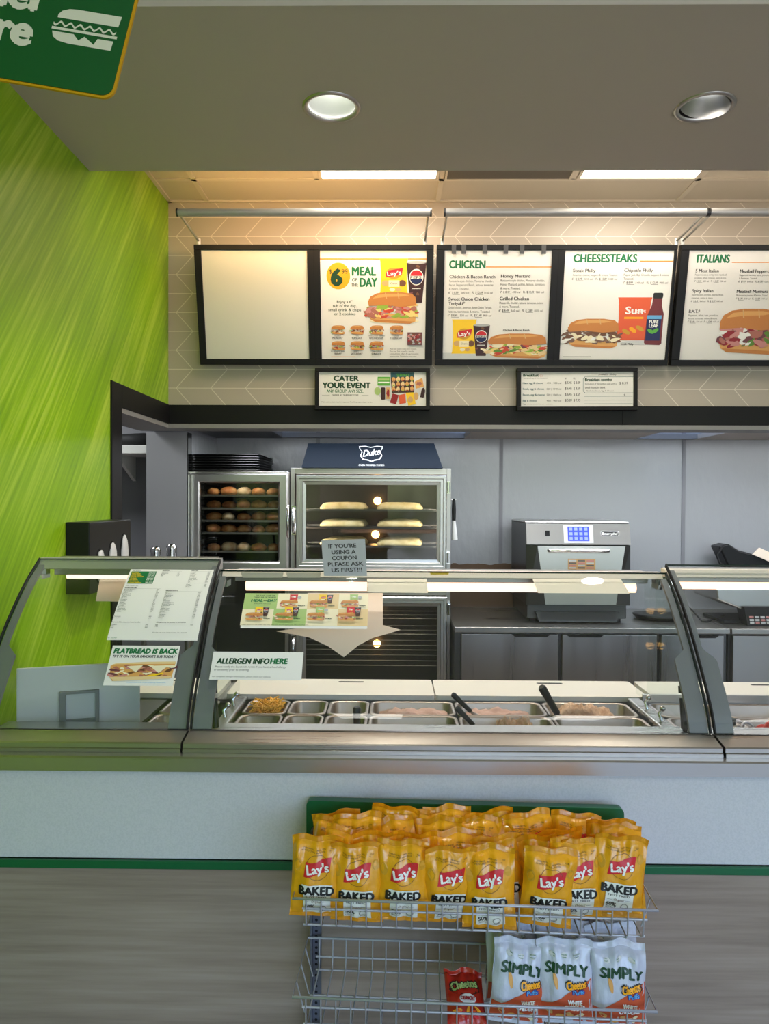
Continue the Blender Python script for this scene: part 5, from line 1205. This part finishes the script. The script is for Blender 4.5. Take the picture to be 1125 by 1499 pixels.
# ------------------------------------------------------------------ sheets on the glass
def glass_sheet(name, tl, br, label, cat, draw, dims, off=.0045, base='paper', bl=None):
    x0, s1 = GP(*tl); x1, s0 = GP(*br); m = MB(); wm, hm = x1 - x0, s1 - s0; n = 10
    def fn(u, v, l):
        (y, z), (ny, nz) = gl(s1 - hm * v); o = off + l; return Vector((x0 + wm * u, y + ny * o, z + nz * o))
    for l, fl in ((0, False), (-.0006, True)):
        vs = [fn(i, j / n, l) for j in range(n + 1) for i in (0, 1)]
        m.add(vs, [((2 * j, 2 * j + 1, 2 * j + 3, 2 * j + 2) if fl else (2 * j, 2 * j + 2, 2 * j + 3, 2 * j + 1)) for j in range(n)], base, True, raw=True)
    g = G(m, fn, *dims, wm, hm, .0003); g.bands = 10; draw(g); return m.build(name, label=label, cat=cat)
def d_nut(g):
    for k, v in enumerate((0,)): pass
    g.text('NUTRITION', 70, 42, 10, 'ink_black', w=80, bold=.02)
    g.rect(62, 48, 330, 195, 'ink_green')
    for i in range(8): g.text(('ITALIAN', 'WHOLE GRAIN', 'HAM & TURKEY', 'VEGGIE DELIGHT', 'TUNA', 'STEAK', 'MEATBALL', 'CHICKEN')[i], 72, 66 + i * 18, 11, 'ink_yellow', w=70 + 22 * (i % 4), bold=.03); g.text(('380 560', '410 720', '330 680', '290 530')[i % 4], 250, 66 + i * 18, 11, 'ink_white', w=70, bold=.02)
    rd = random.Random(1); W_ = ['Provolone', 'Cheddar', 'American', 'Pepper Jack', 'Lettuce', 'Tomatoes', 'Cucumbers', 'Green Peppers', 'Red Onions', 'Pickles', 'Black Olives', 'Jalapenos', 'Banana Peppers', 'Spinach', 'Avocado', 'Bacon', 'Ranch', 'Mayonnaise', 'Mustard', 'Vinegar', 'Oil', 'Salt', 'Pepper', 'Oregano']
    def col(x, y, n, title, vx, dy=15):
        g.text(title, x, y, 11, 'ink_black', bold=.03); g.rect(x, y + 4, vx + 40, y + 5, 'ink_lightink')
        for i in range(n):
            g.text(W_[(i * 5 + int(x)) % len(W_)], x, y + 20 + i * dy, 10, 'ink_ink'); g.text(str(rd.randint(10, 590)), vx, y + 20 + i * dy, 10, 'ink_ink')
    col(390, 42, 4, 'BREADS', 560); col(700, 42, 9, 'SAUCES', 880); g.rect(690, 190, 900, 191, 'ink_lightink')
    for i in range(3): g.text(('Chips', 'Cookies', 'Drinks')[i], 690, 210 + i * 14, 10, 'ink_ink'); g.text(str(120 + 60 * i), 880, 210 + i * 14, 10, 'ink_ink')
    g.text('2,000 calories a day', 60, 228, 9, 'ink_lightink'); col(60, 250, 16, 'SANDWICHES', 400); col(500, 280, 18, 'INGREDIENTS', 840)
    for i in range(2): g.text(('Footlong', 'Six inch')[i], 50, 545 + i * 14, 10, 'ink_ink'); g.text(str(400 + i * 90), 400, 545 + i * 14, 10, 'ink_ink')
    g.text('Percent daily values are based on diet', 50, 598, 10, 'ink_ink', bold=.02); g.text('Allergens may be present in the kitchen', 490, 598, 10, 'ink_ink', bold=.02)
    for i in range(3): g.text(('Wheat', 'Milk', 'Soy')[i], 50, 622 + i * 14, 10, 'ink_ink', bold=.01); g.text(str(310 + i * 20), 390, 622 + i * 14, 10, 'ink_ink', bold=.02)
    g.text('Egg', 490, 622, 10, 'ink_ink', bold=.01); g.text('Fish', 490, 636, 10, 'ink_ink', bold=.01); g.text('120', 840, 622, 10, 'ink_ink'); g.text('Menu items may vary by location and season. Ask us for details.', 480, 690, 9, 'ink_ink', w=340)
    g.text('Rev. date 2024', 50, 740, 8, 'ink_green')
glass_sheet('nutrition_sheet', (192, 835), (289, 939), 'large white nutrition sheet with small print on the left glass', 'sheet', d_nut, (40, 20, 935, 750))
def d_flat(g):
    g.text('FLATBREAD IS BACK', 84, 866, 46, 'ink_green', w=562, bold=.05, slant=.12); g.text('TRY IT ON YOUR FAVORITE SUB TODAY', 80, 906, 22, 'ink_black', w=556, bold=.03, slant=.12)
    g.poly([(90, 975), (130, 962), (400, 945), (655, 940), (655, 965), (300, 985)], 'ink_bunpale'); g.poly([(85, 985), (130, 970), (650, 962), (640, 1090), (400, 1110), (130, 1125), (100, 1090)], 'ink_bun2')
    rd = random.Random(9)
    for i in range(44): g.blobby(rd.uniform(110, 640), rd.uniform(985, 1085), rd.uniform(22, 50), rd.uniform(7, 14), 'ink_' + ('pink', 'meat', 'plum', 'cream', 'meat', 'brown')[i % 6], i, .3, 10, rd.uniform(-20, 20))
    for p in ([(230, 990), (370, 980), (320, 1045)], [(430, 985), (600, 978), (520, 1050)]): g.poly(p, 'ink_cream')
    g.poly([(370, 1085), (560, 1045), (560, 1058), (420, 1095)], 'ink_yellow'); g.poly([(100, 1090), (640, 1075), (630, 1098), (150, 1128)], 'ink_bunpale')
    g.text('Limited time only at participating restaurants.', 260, 1142, 9, 'ink_sky', w=340)
glass_sheet('flatbread_poster', (166, 946), (253, 1005), 'small white flatbread poster with a sandwich picture on left glass', 'poster', d_flat, (60, 790, 662, 1165))
def d_meal2(g):
    g.rect(230, 130, 1030, 345, 'ink_cream')
    g.rect(230, 130, 445, 240, 'ink_softgreen'); g.rect(430, 235, 640, 345, 'ink_softgreen'); g.rect(640, 130, 840, 235, 'ink_bunpale'); g.rect(840, 235, 1030, 345, 'ink_bunpale')
    g.text('THE PLEASE YOUR TUM', 300, 150, 9, 'ink_dgreen', w=125, bold=.02); g.text('COMBO SUB OF THE WEEK', 288, 163, 9, 'ink_dgreen', w=145, bold=.02); g.text('MEAL', 276, 190, 17, 'ink_green', w=74, bold=.05, slant=.1); g.text('OF THE', 355, 186, 7, 'ink_dgreen', w=24, bold=.03); g.text('DAY', 382, 190, 17, 'ink_green', w=56, bold=.05, slant=.1)
    g.text('Small drink and chips', 295, 205, 6, 'ink_dgreen', w=110); g.text('or two cookies', 300, 214, 6, 'ink_dgreen', w=90)
    for i, (x, y) in enumerate(((460, 135), (650, 135), (850, 135), (250, 225), (440, 225), (640, 225), (835, 225))):
        b = i in (1, 3, 4, 6)
        g.chipbag(x + 60, y + 2, 55, 55, 'red' if i in (0, 6) else 'yellow' if b else 'softgreen', word="Lay's" if b and i != 6 else 'Chips')
        if b: g.cup(x + 112, y + 2, 40, 62)
        else: g.ell(x + 125, y + 24, 13, 10, 'ink_grey')
        g.sub(x, y + 42, 120, 50, i + 40, ('pink', 'dred', 'cream', 'lettuce', 'meat'), n=14); g.text(('FRIDAY', 'TUESDAY', 'THURSDAY', 'MONDAY', 'WEDNESDAY', 'SATURDAY', 'SUNDAY')[i], x + 122, y + 84, 8, 'ink_dgreen', w=44, bold=.03)
    g.text('Offer good on the listed day only. Plus tax where applicable. No substitutions.', 244, 350, 6, 'ink_ink', w=420)
glass_sheet('combo_poster', (361, 870), (537, 922), 'wide pastel meal of the day poster on the long glass', 'poster', d_meal2, (236, 130, 1028, 362))
def d_all(g):
    g.text('ALLERGEN INFO', 72, 574, 38, 'ink_dgreen', w=330, bold=.045, slant=.12); g.text('HERE', 412, 573, 38, 'ink_green', w=106, bold=.045, slant=.12)
    g.text('Please notify the Sandwich Artist if you have a food allergy', 66, 603, 13, 'ink_lightink', w=448); g.text('or sensitivity prior to ordering.', 62, 624, 13, 'ink_lightink', w=222); g.text('For complete allergen information, please check our website.', 56, 670, 9, 'ink_lightink', w=370)
glass_sheet('allergen_sign', (313, 955), (441, 997), 'white allergen info sign on the long glass, lower left', 'sign', d_all, (40, 488, 618, 688))

# coupon notice on the top rail, paper slips and pennant behind the glass
def card(name, label, cat, px, y, mn, dims=None, draw=None, th=.0012):
    if isinstance(y, tuple):           # leaning sheet: depth at the top and at the bottom edge
        t0, t1 = min(b for _, b in px), max(b for _, b in px); pts = [P(a, b, y[0] + (y[1] - y[0]) * (b - t0) / (t1 - t0)) for a, b in px]
    else: pts = [P(a, b, y) for a, b in px]
    m = MB(); m.prism(pts, (0, th, 0), mn)
    if draw:
        o, r, u = pts[0], pts[1] - pts[0], pts[0] - pts[3]; g = G(m, sheet_fn(o, r, u, r.length, u.length), *dims, r.length, u.length, .0004); draw(g)
    return m.build(name, label=label, cat=cat)
def d_coup(g):
    for i, (s, w, x) in enumerate((("IF YOU'RE", 122, 238), ('USING A', 106, 250), ('COUPON', 108, 250), ('PLEASE ASK', 156, 230), ('US FIRST!!!', 134, 244))): g.text(s, x, 546 + i * 25, 16, 'ink_ink', w=w, bold=.03)
card('coupon_notice', 'grey paper notice about coupons standing on the long guard rail', 'notice', [(470, 791), (534, 789), (537, 843), (474, 843)], 2.158, 'coupon_paper', (208, 512, 402, 660), d_coup)
card('paper_note', 'blank pale note hanging on the lamp left of centre', 'paper', [(537, 847), (624, 847), (626, 868), (537, 867)], (2.19, 2.13), 'thin_paper')
card('paper_note', 'wide blank pale note hanging on the lamp before the high speed oven', 'paper', [(779, 847), (908, 847), (921, 869), (787, 868)], (2.19, 2.13), 'thin_paper')
card('paper_note', 'blank peach note hanging behind the nutrition sheet at left', 'paper', [(146, 848), (192, 848), (186, 881), (140, 880)], (2.33, 2.26), 'thin_paper')
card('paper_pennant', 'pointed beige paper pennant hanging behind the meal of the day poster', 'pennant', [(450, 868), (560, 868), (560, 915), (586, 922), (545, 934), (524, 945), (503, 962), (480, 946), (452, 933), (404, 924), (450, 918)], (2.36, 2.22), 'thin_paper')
for k, (a, b) in enumerate(((352, 415), (418, 470))):
    card('tape_piece', ('left', 'right')[k] + ' strip of pale masking tape on the long guard rail beside the coupon notice', 'tape', [(a, 838), (b, 838), (b - 2, 845.5), (a + 3, 845.5)], 2.1985, 'beige_paper')
card('tape_piece', 'yellow tape strip on the long guard rail right of the coupon notice', 'tape', [(629, 838), (657, 838), (656, 841), (630, 841)], 2.1985, 'ink_yellow')
# ------------------------------------------------------------------ chip rack
RC = Vector((.171, 1.63, 0)); RZ = R(-2.3)
RM = Matrix.Translation(RC) @ Matrix.Rotation(RZ, 4, 'Z')
rack = thing('chip_rack', 'grey wire chip rack with green header standing before the counter', 'rack', RC, RZ)
HW = .36; YB = .10; YF = -.13
for x in (-HW + .005, HW - .005):
    m = MB(); m.M = RM
    m.box((x - .012, YB, 0), (x + .012, YB + .004, .80), 'post_grey'); m.box((x - .012 if x < 0 else x + .008, YB - .018, 0), (x - .008 if x < 0 else x + .012, YB, .80), 'post_grey')
    m.box((x - .014, -.20, 0), (x + .014, YB + .004, .02), 'post_grey'); u = m.build('upright', rack)
    m = MB(); m.M = RM
    for k in range(56):
        z = .06 + k * .0133; c = [(x + .0035 * math.cos(a * R(45)), z + .0035 * math.sin(a * R(45))) for a in range(8)]
        m.add([(a, YB - .0006, b) for a, b in c], [tuple(range(8))], 'hole')
    m.build('post_holes', u)
m = MB(); m.M = RM; zt = .862  # green inverted U header
o = rrect(-HW - .021, HW + .007, .60, zt, .012, 6); i_ = rrect(-HW + .011, HW - .025, .62, zt - .03, .006, 6)
n = len(o)
for k in range(n):
    l = (k + 1) % n
    q = [o[k], o[l], i_[l], i_[k]]
    f = [(x, YB + .006, z) for x, z in q]; b = [(x, YB + .03, z) for x, z in q]
    m.add(f + b, [(0, 1, 2, 3), (7, 6, 5, 4), (0, 4, 5, 1), (3, 2, 6, 7)], 'green_rail')
m.build('header_frame', rack, 'green rounded header frame')
def basket(zl, zf, name='wire_basket'):
    m = MB(); m.M = RM; r = .0026; w = HW + .012
    m.tube([(-w, YB - .02, zl), (-w, YF, zl), (w, YF, zl), (w, YB - .02, zl)], r * 1.15, 'wire_grey', 8, cyclic=True)
    m.tube([(-w + .02, YF + .004, zl - .022), (w - .02, YF + .004, zl - .022)], r, 'wire_grey', 8)
    m.tube([(-w + .02, YB - .024, zl - .042), (w - .02, YB - .024, zl - .042)], r, 'wire_grey', 8)
    for y in (YB - .03, -.02, YF + .02): m.tube([(-w + .02, y, zf - .003), (w - .02, y, zf - .003)], r, 'wire_grey', 8)
    b = m.build(name, rack)
    g = MB(); g.M = RM; N_ = 23
    for k in range(N_):
        x = -w + .028 + k * (2 * w - .056) / (N_ - 1); g.tube([(x, YB - .022, zl), (x, YB - .026, zl - .04), (x, YB - .034, zf), (x, YF + .012, zf), (x, YF + .003, zf + .008), (x, YF, zl)], .0016, 'wire_grey', 6)
    for s in (-1, 1):
        for y in (-.08, -.02, .04): g.tube([(s * w, y, zl), (s * (w - .018), y, zf)], .0016, 'wire_grey', 6)
    g.build('wire_grid', b); return b
Z1, Z2 = .7545, .5475
basket(Z1, Z1 - .062); basket(Z2, Z2 - .066); basket(.34, .276)

# ------------------------------------------------------------------ chip bags
def bag_surface(w, h, t, seed):
    rd = random.Random(seed); ph = [rd.uniform(0, 6.3) for _ in range(6)]; lean = rd.uniform(-.012, .02); tw = rd.uniform(-.006, .006); fold = rd.uniform(-.01, .012)
    def S(u, v, side, lift=0.0):
        """u -1..1 across, v 0 bottom .. 1 top, side -1 front / 1 back"""
        e = max(0.0, 1 - abs(u) ** 2.4) ** .7; q = max(0.0, math.sin(math.pi * min(1, max(0, (v - .05) / .88)))) ** .55 if .05 < v < .93 else 0.0
        y = t * e * q
        top = max(0, (v - .55) / .45); bot = max(0, (.35 - v) / .35)
        wr = .0052 * (top ** 1.2) * math.sin(9 * u + ph[0]) + .0026 * top * math.sin(17 * u + ph[1]) + .003 * bot * math.sin(10 * u + ph[2]) + .0045 * noise.noise(Vector((u * 2.4 + seed, v * 3.4, side * 3))) + .0022 * noise.noise(Vector((u * 6 + seed, v * 8, side * 3 + 9)))+ .003 * (1 - e) * math.sin(14 * v + ph[3])
        k = 1.0 if .05 < v < .93 else .35
        x = u * w / 2 * (1 - .055 * math.sin(math.pi * v) ** .8 + .012 * math.sin(11 * v + ph[4]) * (1 - top))
        yy = side * (y + lift) + wr * k * (1 if side < 0 else .6) + lean * (v - .2) + fold * max(0, v - .86) * 7 * (1 + .6 * math.sin(2.2 * u + ph[5])) + tw * u * v
        z = h * v + .0035 * math.sin(5 * u + ph[1]) * top - .004 * abs(u) * (v > .9)
        return Vector((x, yy, z))
    return S
def bag_mesh(S, base, seal, nu=22, nv=30):
    m = MB()
    for side in (-1, 1):
        vs = [S(-1 + 2 * i / nu, j / nv, side) for j in range(nv + 1) for i in range(nu + 1)]; fs = []
        for j in range(nv):
            for i in range(nu):
                q = (j * (nu + 1) + i, j * (nu + 1) + i + 1, (j + 1) * (nu + 1) + i + 1, (j + 1) * (nu + 1) + i); fs.append(q if side < 0 else q[::-1])
        m.add(vs, fs, base, True)
    return m
def seal_mesh(S, v0, v1, mn):
    m = MB(); n = 26; k = 7
    for side in (-1, 1):
        vs = []; fs = []
        for j in range(k + 1):
            for i in range(n + 1):
                p = S(-1 + 2 * i / n, v0 + (v1 - v0) * j / k, side); p.y += side * (.0006 + (.0006 if j % 2 else 0)); vs.append(p)
        for j in range(k):
            for i in range(n):
                q = (j * (n + 1) + i, j * (n + 1) + i + 1, (j + 1) * (n + 1) + i + 1, (j + 1) * (n + 1) + i); fs.append(q if side < 0 else q[::-1])
        m.add(vs, fs, mn, True)
    return m
def gfn(S): return lambda a, b, l: S(-1 + 2 * a, 1 - b, -1, l + .0004)
def print_baked(m, S, w, h):
    g = G(m, gfn(S), 0, 0, 270, 440, w, h, .0004)
    for i, x in enumerate((60, 135, 205)): g.text(('OVEN BAKED', 'MADE WITH', 'GF')[i], x, 72, 7, 'ink_dbrown', w=(58, 44, 18)[i]); g.text(('POTATO CRISPS', 'REAL POTATOES', '*')[i], x - 6, 84, 7, 'ink_dbrown', w=(70, 50, 10)[i])
    for a in ((34, 150, 20, 34), (236, 120, 18, 26)): g.ell(*a, 'ink_gold', 16)
    g.ring(140, 160, 62, 68, 2.2, 'ink_brown', 36)
    g.rect(76, 128, 214, 206, 'bag_banner', 10, 4) if False else None
    g.up(); vs = []; n = 10
    for j in range(7):
        for i in range(n + 1):
            x = 76 + 138 * i / n; y = (136 - 26 * i / n + 6 * math.sin(i / n * 6.28)) + j * 74 / 6; vs.append(g.p(x - 8 * j / 6, y))
    m.add(vs, [(j * (n + 1) + i, (j + 1) * (n + 1) + i, (j + 1) * (n + 1) + i + 1, j * (n + 1) + i + 1) for j in range(6) for i in range(n)], 'ink_red', True, raw=True)
    g.l += .0009; g.text("Lay's", 88, 196, 46, 'ink_white', w=116, bold=.035, rot=-9, res=4)
    g.rect(60, 252, 222, 300, 'bag_label', 10, 4); g.rect(70, 296, 214, 440 - 28, 'bag_label', 10, 8)
    g.l += .0007; g.text('BAKED', 47, 303, 42, 'ink_black', w=182, bold=.05); g.text('NOT FRIED', 84, 322, 11, 'ink_ink', w=108, bold=.02)
    g.text('Original', 112, 348, 13, 'ink_brown', w=52, slant=.3); g.rect(80, 342, 104, 343.5, 'ink_lightink'); g.rect(170, 342, 196, 343.5, 'ink_lightink')
    g.text('50%', 80, 384, 22, 'ink_ink', w=48, bold=.03); g.text('LESS FAT', 80, 397, 8, 'ink_ink', w=46); g.ring(172, 380, 20, 16, 3, 'ink_lightink', 18); g.text('BAKED', 156, 402, 7, 'ink_ink', w=32)
def print_simply(m, S, w, h):
    g = G(m, gfn(S), 0, 0, 290, 400, w, h, .0004); n = 12
    top = lambda x: 235 + 60 * (1 - x / 290) - 75 * (x / 290) ** 2 + 10 * math.sin(x / 40)
    g.up(); vs = []
    for i in range(n + 1):
        x = 6 + 278 * i / n
        for j in range(7): vs.append(g.p(x, top(x) + (384 - top(x)) * j / 6))
    m.add(vs, [(i * 7 + j, i * 7 + j + 1, (i + 1) * 7 + j + 1, (i + 1) * 7 + j) for i in range(n) for j in range(6)], 'bag_rust', True, raw=True)
    for i, x in enumerate((78, 140, 205)): g.ell(x, 66 + (i != 1) * 4, 17, 12, 'ink_silver', 16); g.text(('NO ARTIFICIAL', 'MADE WITH', 'NO DYES')[i], x - 16, 66, 5, 'ink_green', w=32, bold=.02); g.text('FLAVORS', x - 12, 76, 5, 'ink_green', w=24, bold=.02)
    g.l += .0005; g.text('SIMPLY', 42, 138, 44, 'ink_dgreen', w=222, bold=.045, arc=12, rot=4)
    for i, (x, y, ro) in enumerate(((92, 178, 78), (60, 330, 30), (118, 352, -12), (165, 340, 22))): g.blobby(x, y, 36 if i == 0 else 24, 11, 'ink_bun2' if i % 2 == 0 else 'ink_tan', i, .12, 14, ro)
    for i, (x, y) in enumerate(((186, 346), (210, 336), (205, 358))): g.poly([(x, y), (x + 22, y - 8), (x + 34, y + 6), (x + 12, y + 14)], 'ink_cream')
    g.text('Cheetos', 152, 216, 40, 'ink_black', w=104, bold=.11, rot=-6); g.l += .0002; g.text('Cheetos', 153, 216, 37, 'ink_amber', w=100, bold=.03, rot=-6)
    g.text('Puffs', 184, 240, 22, 'ink_blue', w=62, bold=.1, rot=-4); g.l += .0002; g.text('Puffs', 185, 239, 20, 'ink_sky', w=58, bold=.02, rot=-4)
    g.l += .0008; g.text('WHITE', 156, 286, 22, 'ink_white', w=76, bold=.04, rot=3); g.text('CHEDDAR', 136, 312, 22, 'ink_white', w=112, bold=.04, rot=3)
def print_red(m, S, w, h):
    g = G(m, gfn(S), 0, 0, 240, 330, w, h, .0004)
    g.blobby(120, 128, 96, 40, 'ink_dbrown', 3, .08, 20); g.text('Cheetos', 36, 140, 56, 'ink_black', w=170, bold=.1, rot=-8); g.l += .0002; g.text('Cheetos', 38, 140, 52, 'ink_softgreen', w=164, bold=.03, rot=-8)
    g.l += .0006; g.ell(130, 190, 54, 28, 'ink_silver', 20); g.l += .0012; g.text('CRUNCHY', 84, 198, 20, 'ink_dred', w=92, bold=.04)
    for i in range(7): g.blobby(60 + i * 22, 250 + 14 * (i % 3), 28, 9, 'ink_' + ('amber', 'sunorange', 'red')[i % 3], i, .2, 12, i * 37)
def make_bag(w, h, t, seed, base, seal, pr):
    S = bag_surface(w, h, t, seed); m = bag_mesh(S, base, seal); pr(m, S, w, h)
    o = m.build('chip_bag', label='x', cat='chip bag', origin=False)
    seal_mesh(S, .935, 1.0, seal).build('top_seal', o); seal_mesh(S, 0, .045, seal).build('bottom_seal', o); return o
BW, BHH = .112, .165
ylw = [make_bag(BW, BHH, .021, s, 'bag_yellow', 'bag_gold', print_baked) for s in range(6)]; used = [False] * 6
def place(protos, used, k, x, y, z, rz, rx, ry, label, group, s=1.0):
    o = protos[k] if not used[k] else dup(protos[k]); used[k] = True
    p = RM @ Vector((x, y, z)); o.location = p; o.rotation_euler = (rx, ry, RZ + rz); o.scale = (s, s, s); tag(o, label, 'chip bag', group); return o
zb = Z1 - .060
fx = [463, 524, 591, 656, 720, 800, 848, 905]; ft = [1237, 1243, 1240, 1246, 1247, 1242, 1234, 1226]
for k in range(8):
    x = P(fx[k], 1290, 1.52).x - RC.x; z = zb + max(-.004, (1244 - ft[k]) / 715); y = YF + .030 + (.012 if k in (3, 6) else .018 if k == 7 else 0)
    if k == 7: x -= .0
    place(ylw, used, k % 6, x, y, z, (.04, -.05, .03, .12, -.08, -.02, .1, -.06)[k], -.03, (.02, .0, .02, .06, -.02, .09, .03, .1)[k], f'yellow baked chip bag in the front row of the upper basket, {place_word(k, 8)}', 'yellow chip bags on the upper shelf')
rowsN = ['second', 'third', 'rear']; rd = random.Random(12)
for r in range(3):
    for k in range(8):
        x = -HW + .05 + k * (2 * HW - .1) / 7 + rd.uniform(-.012, .012) + (.02 if r % 2 == 0 else -.01)
        x = max(-HW + .045, min(HW - .045, x)); y = YF + .075 + r * .047; z = zb + (.005, .01, .012)[r] + rd.uniform(-.004, .01) + (.016 if (r, k) in ((2, 1),) else 0)
        place(ylw, used, rd.randrange(6), x, y, z, rd.uniform(-.25, .25), -.05 + rd.uniform(-.16, .1), rd.uniform(-.2, .2), f'yellow chip bag in the {rowsN[r]} row of the upper basket, {place_word(k, 8)}', 'yellow chip bags on the upper shelf')
wb = [make_bag(.118, .168, .021, 20 + s, 'bag_white', 'bag_white', print_simply) for s in range(3)]; usedw = [False] * 3
zb = Z2 - .058
for r in range(3):
    for k in range(3):
        px = ((757, 829, 906), (752, 825, 898), (748, 820, 890))[r][k]; Yw = 1.53 + r * .055; x = P(px, 1430, Yw).x - RC.x; y = YF + .036 + r * .058
        place(wb, usedw, (k + r) % 3, x, y, zb + (.0, .006, .008)[r] + .004 * (k == 1), (.02, -.05, .04)[k] + .05 * r, -.04, (.1, .0, .02)[k] * (r == 0), f'white and orange cheddar puffs bag in the {("front", "middle", "rear")[r]} row of the lower basket, {("left one", "middle one", "right one")[k]}', 'white puffs bags on the lower shelf')
rb = make_bag(.092, .125, .018, 31, 'bag_red', 'bag_red', print_red)
p = P(684, 1475, 1.57); place([rb], [False], 0, p.x - RC.x, YF + .014, zb - .002, .1, R(-62), .05, 'red crunchy snack bag slumped in the lower basket beside the white bags', None, .92)

# ------------------------------------------------------------------ hanging sign near the camera
Yg = 1.1; C0 = P(165, 146, Yg); s = 1080 / Yg
t = thing('hanging_sign', 'green order here sign with a sandwich icon hanging from the ceiling', 'sign', C0)
rho = R(10.5); Ms = Matrix.Translation(C0) @ Matrix.Rotation(R(-1.5), 4, 'Z') @ Matrix.Rotation(rho, 4, 'Y') @ Matrix.Rotation(R(-7), 4, 'X')
SWd, SHt = 340 / s, 200 / s
m = MB(); m.M = Ms; m.loft([[(x, y, z) for x, z in rrect(-SWd, 0, 0, SHt, .018, 6)] for y in (.004, 0)], 'sign_yellow', smooth=False); m.build('back_plate', t, 'yellow edged plate')
m = MB(); m.M = Ms; e = .0035; m.loft([[(x, y, z) for x, z in rrect(-SWd + e, -e, e, SHt - e, .016, 6)] for y in (-.0003, -.0016)], 'sign_green', smooth=False)
fn = lambda a, b, l: Ms @ Vector((-SWd + a * SWd, -.0016 - l, SHt - b * SHt)); g = G(m, fn, -340, -200, 0, 0, SWd, SHt, .0003)
g.text('Order', -130, -116, 46, 'sign_white', al='r', bold=.045); g.text('Here', -142, -60, 46, 'sign_white', al='r', bold=.045)
ix0, ix1 = -114, -15; iy0, iy1 = -128, -75; f = lambda a, b: (ix0 + (ix1 - ix0) * a, iy0 + (iy1 - iy0) * b)
g.poly([f(.05, .32), f(.05, .22), f(.1, .1), f(.2, .02), f(.32, 0), f(1, 0), f(.98, .32)], 'sign_white')
n = 48; up = [f(.01 + .96 * i / n, .46 + .055 * math.sin(i / n * 6.28 * 6.5)) for i in range(n + 1)]; dn = [(x, y + 3.4) for x, y in up]
g.up(); m.add([g.p(*p) for p in up + dn], [(i, n + 1 + i, n + 2 + i, i + 1) for i in range(n)], 'sign_white', raw=True)
g.poly([f(0, .6), f(1, .6), f(1, .68), f(0, .68)], 'sign_white')
g.poly([f(.02, .74), f(.35, .74), f(.44, .9), f(.52, .76), f(.68, .95), f(.72, .76), f(.96, .76), f(.95, 1.04), f(.3, 1.04), f(.14, 1.0), f(.05, .9)], 'sign_white')
m.build('face', t, 'green printed face')
m = MB()
for a in (-.04, -SWd + .04): p = Ms @ Vector((a, .002, SHt)); m.tube([p + Vector((0, 0, -.004)), (p.x, p.y, 3.5)], .0015, 'wire_grey', 6)
m.build('cord', t)
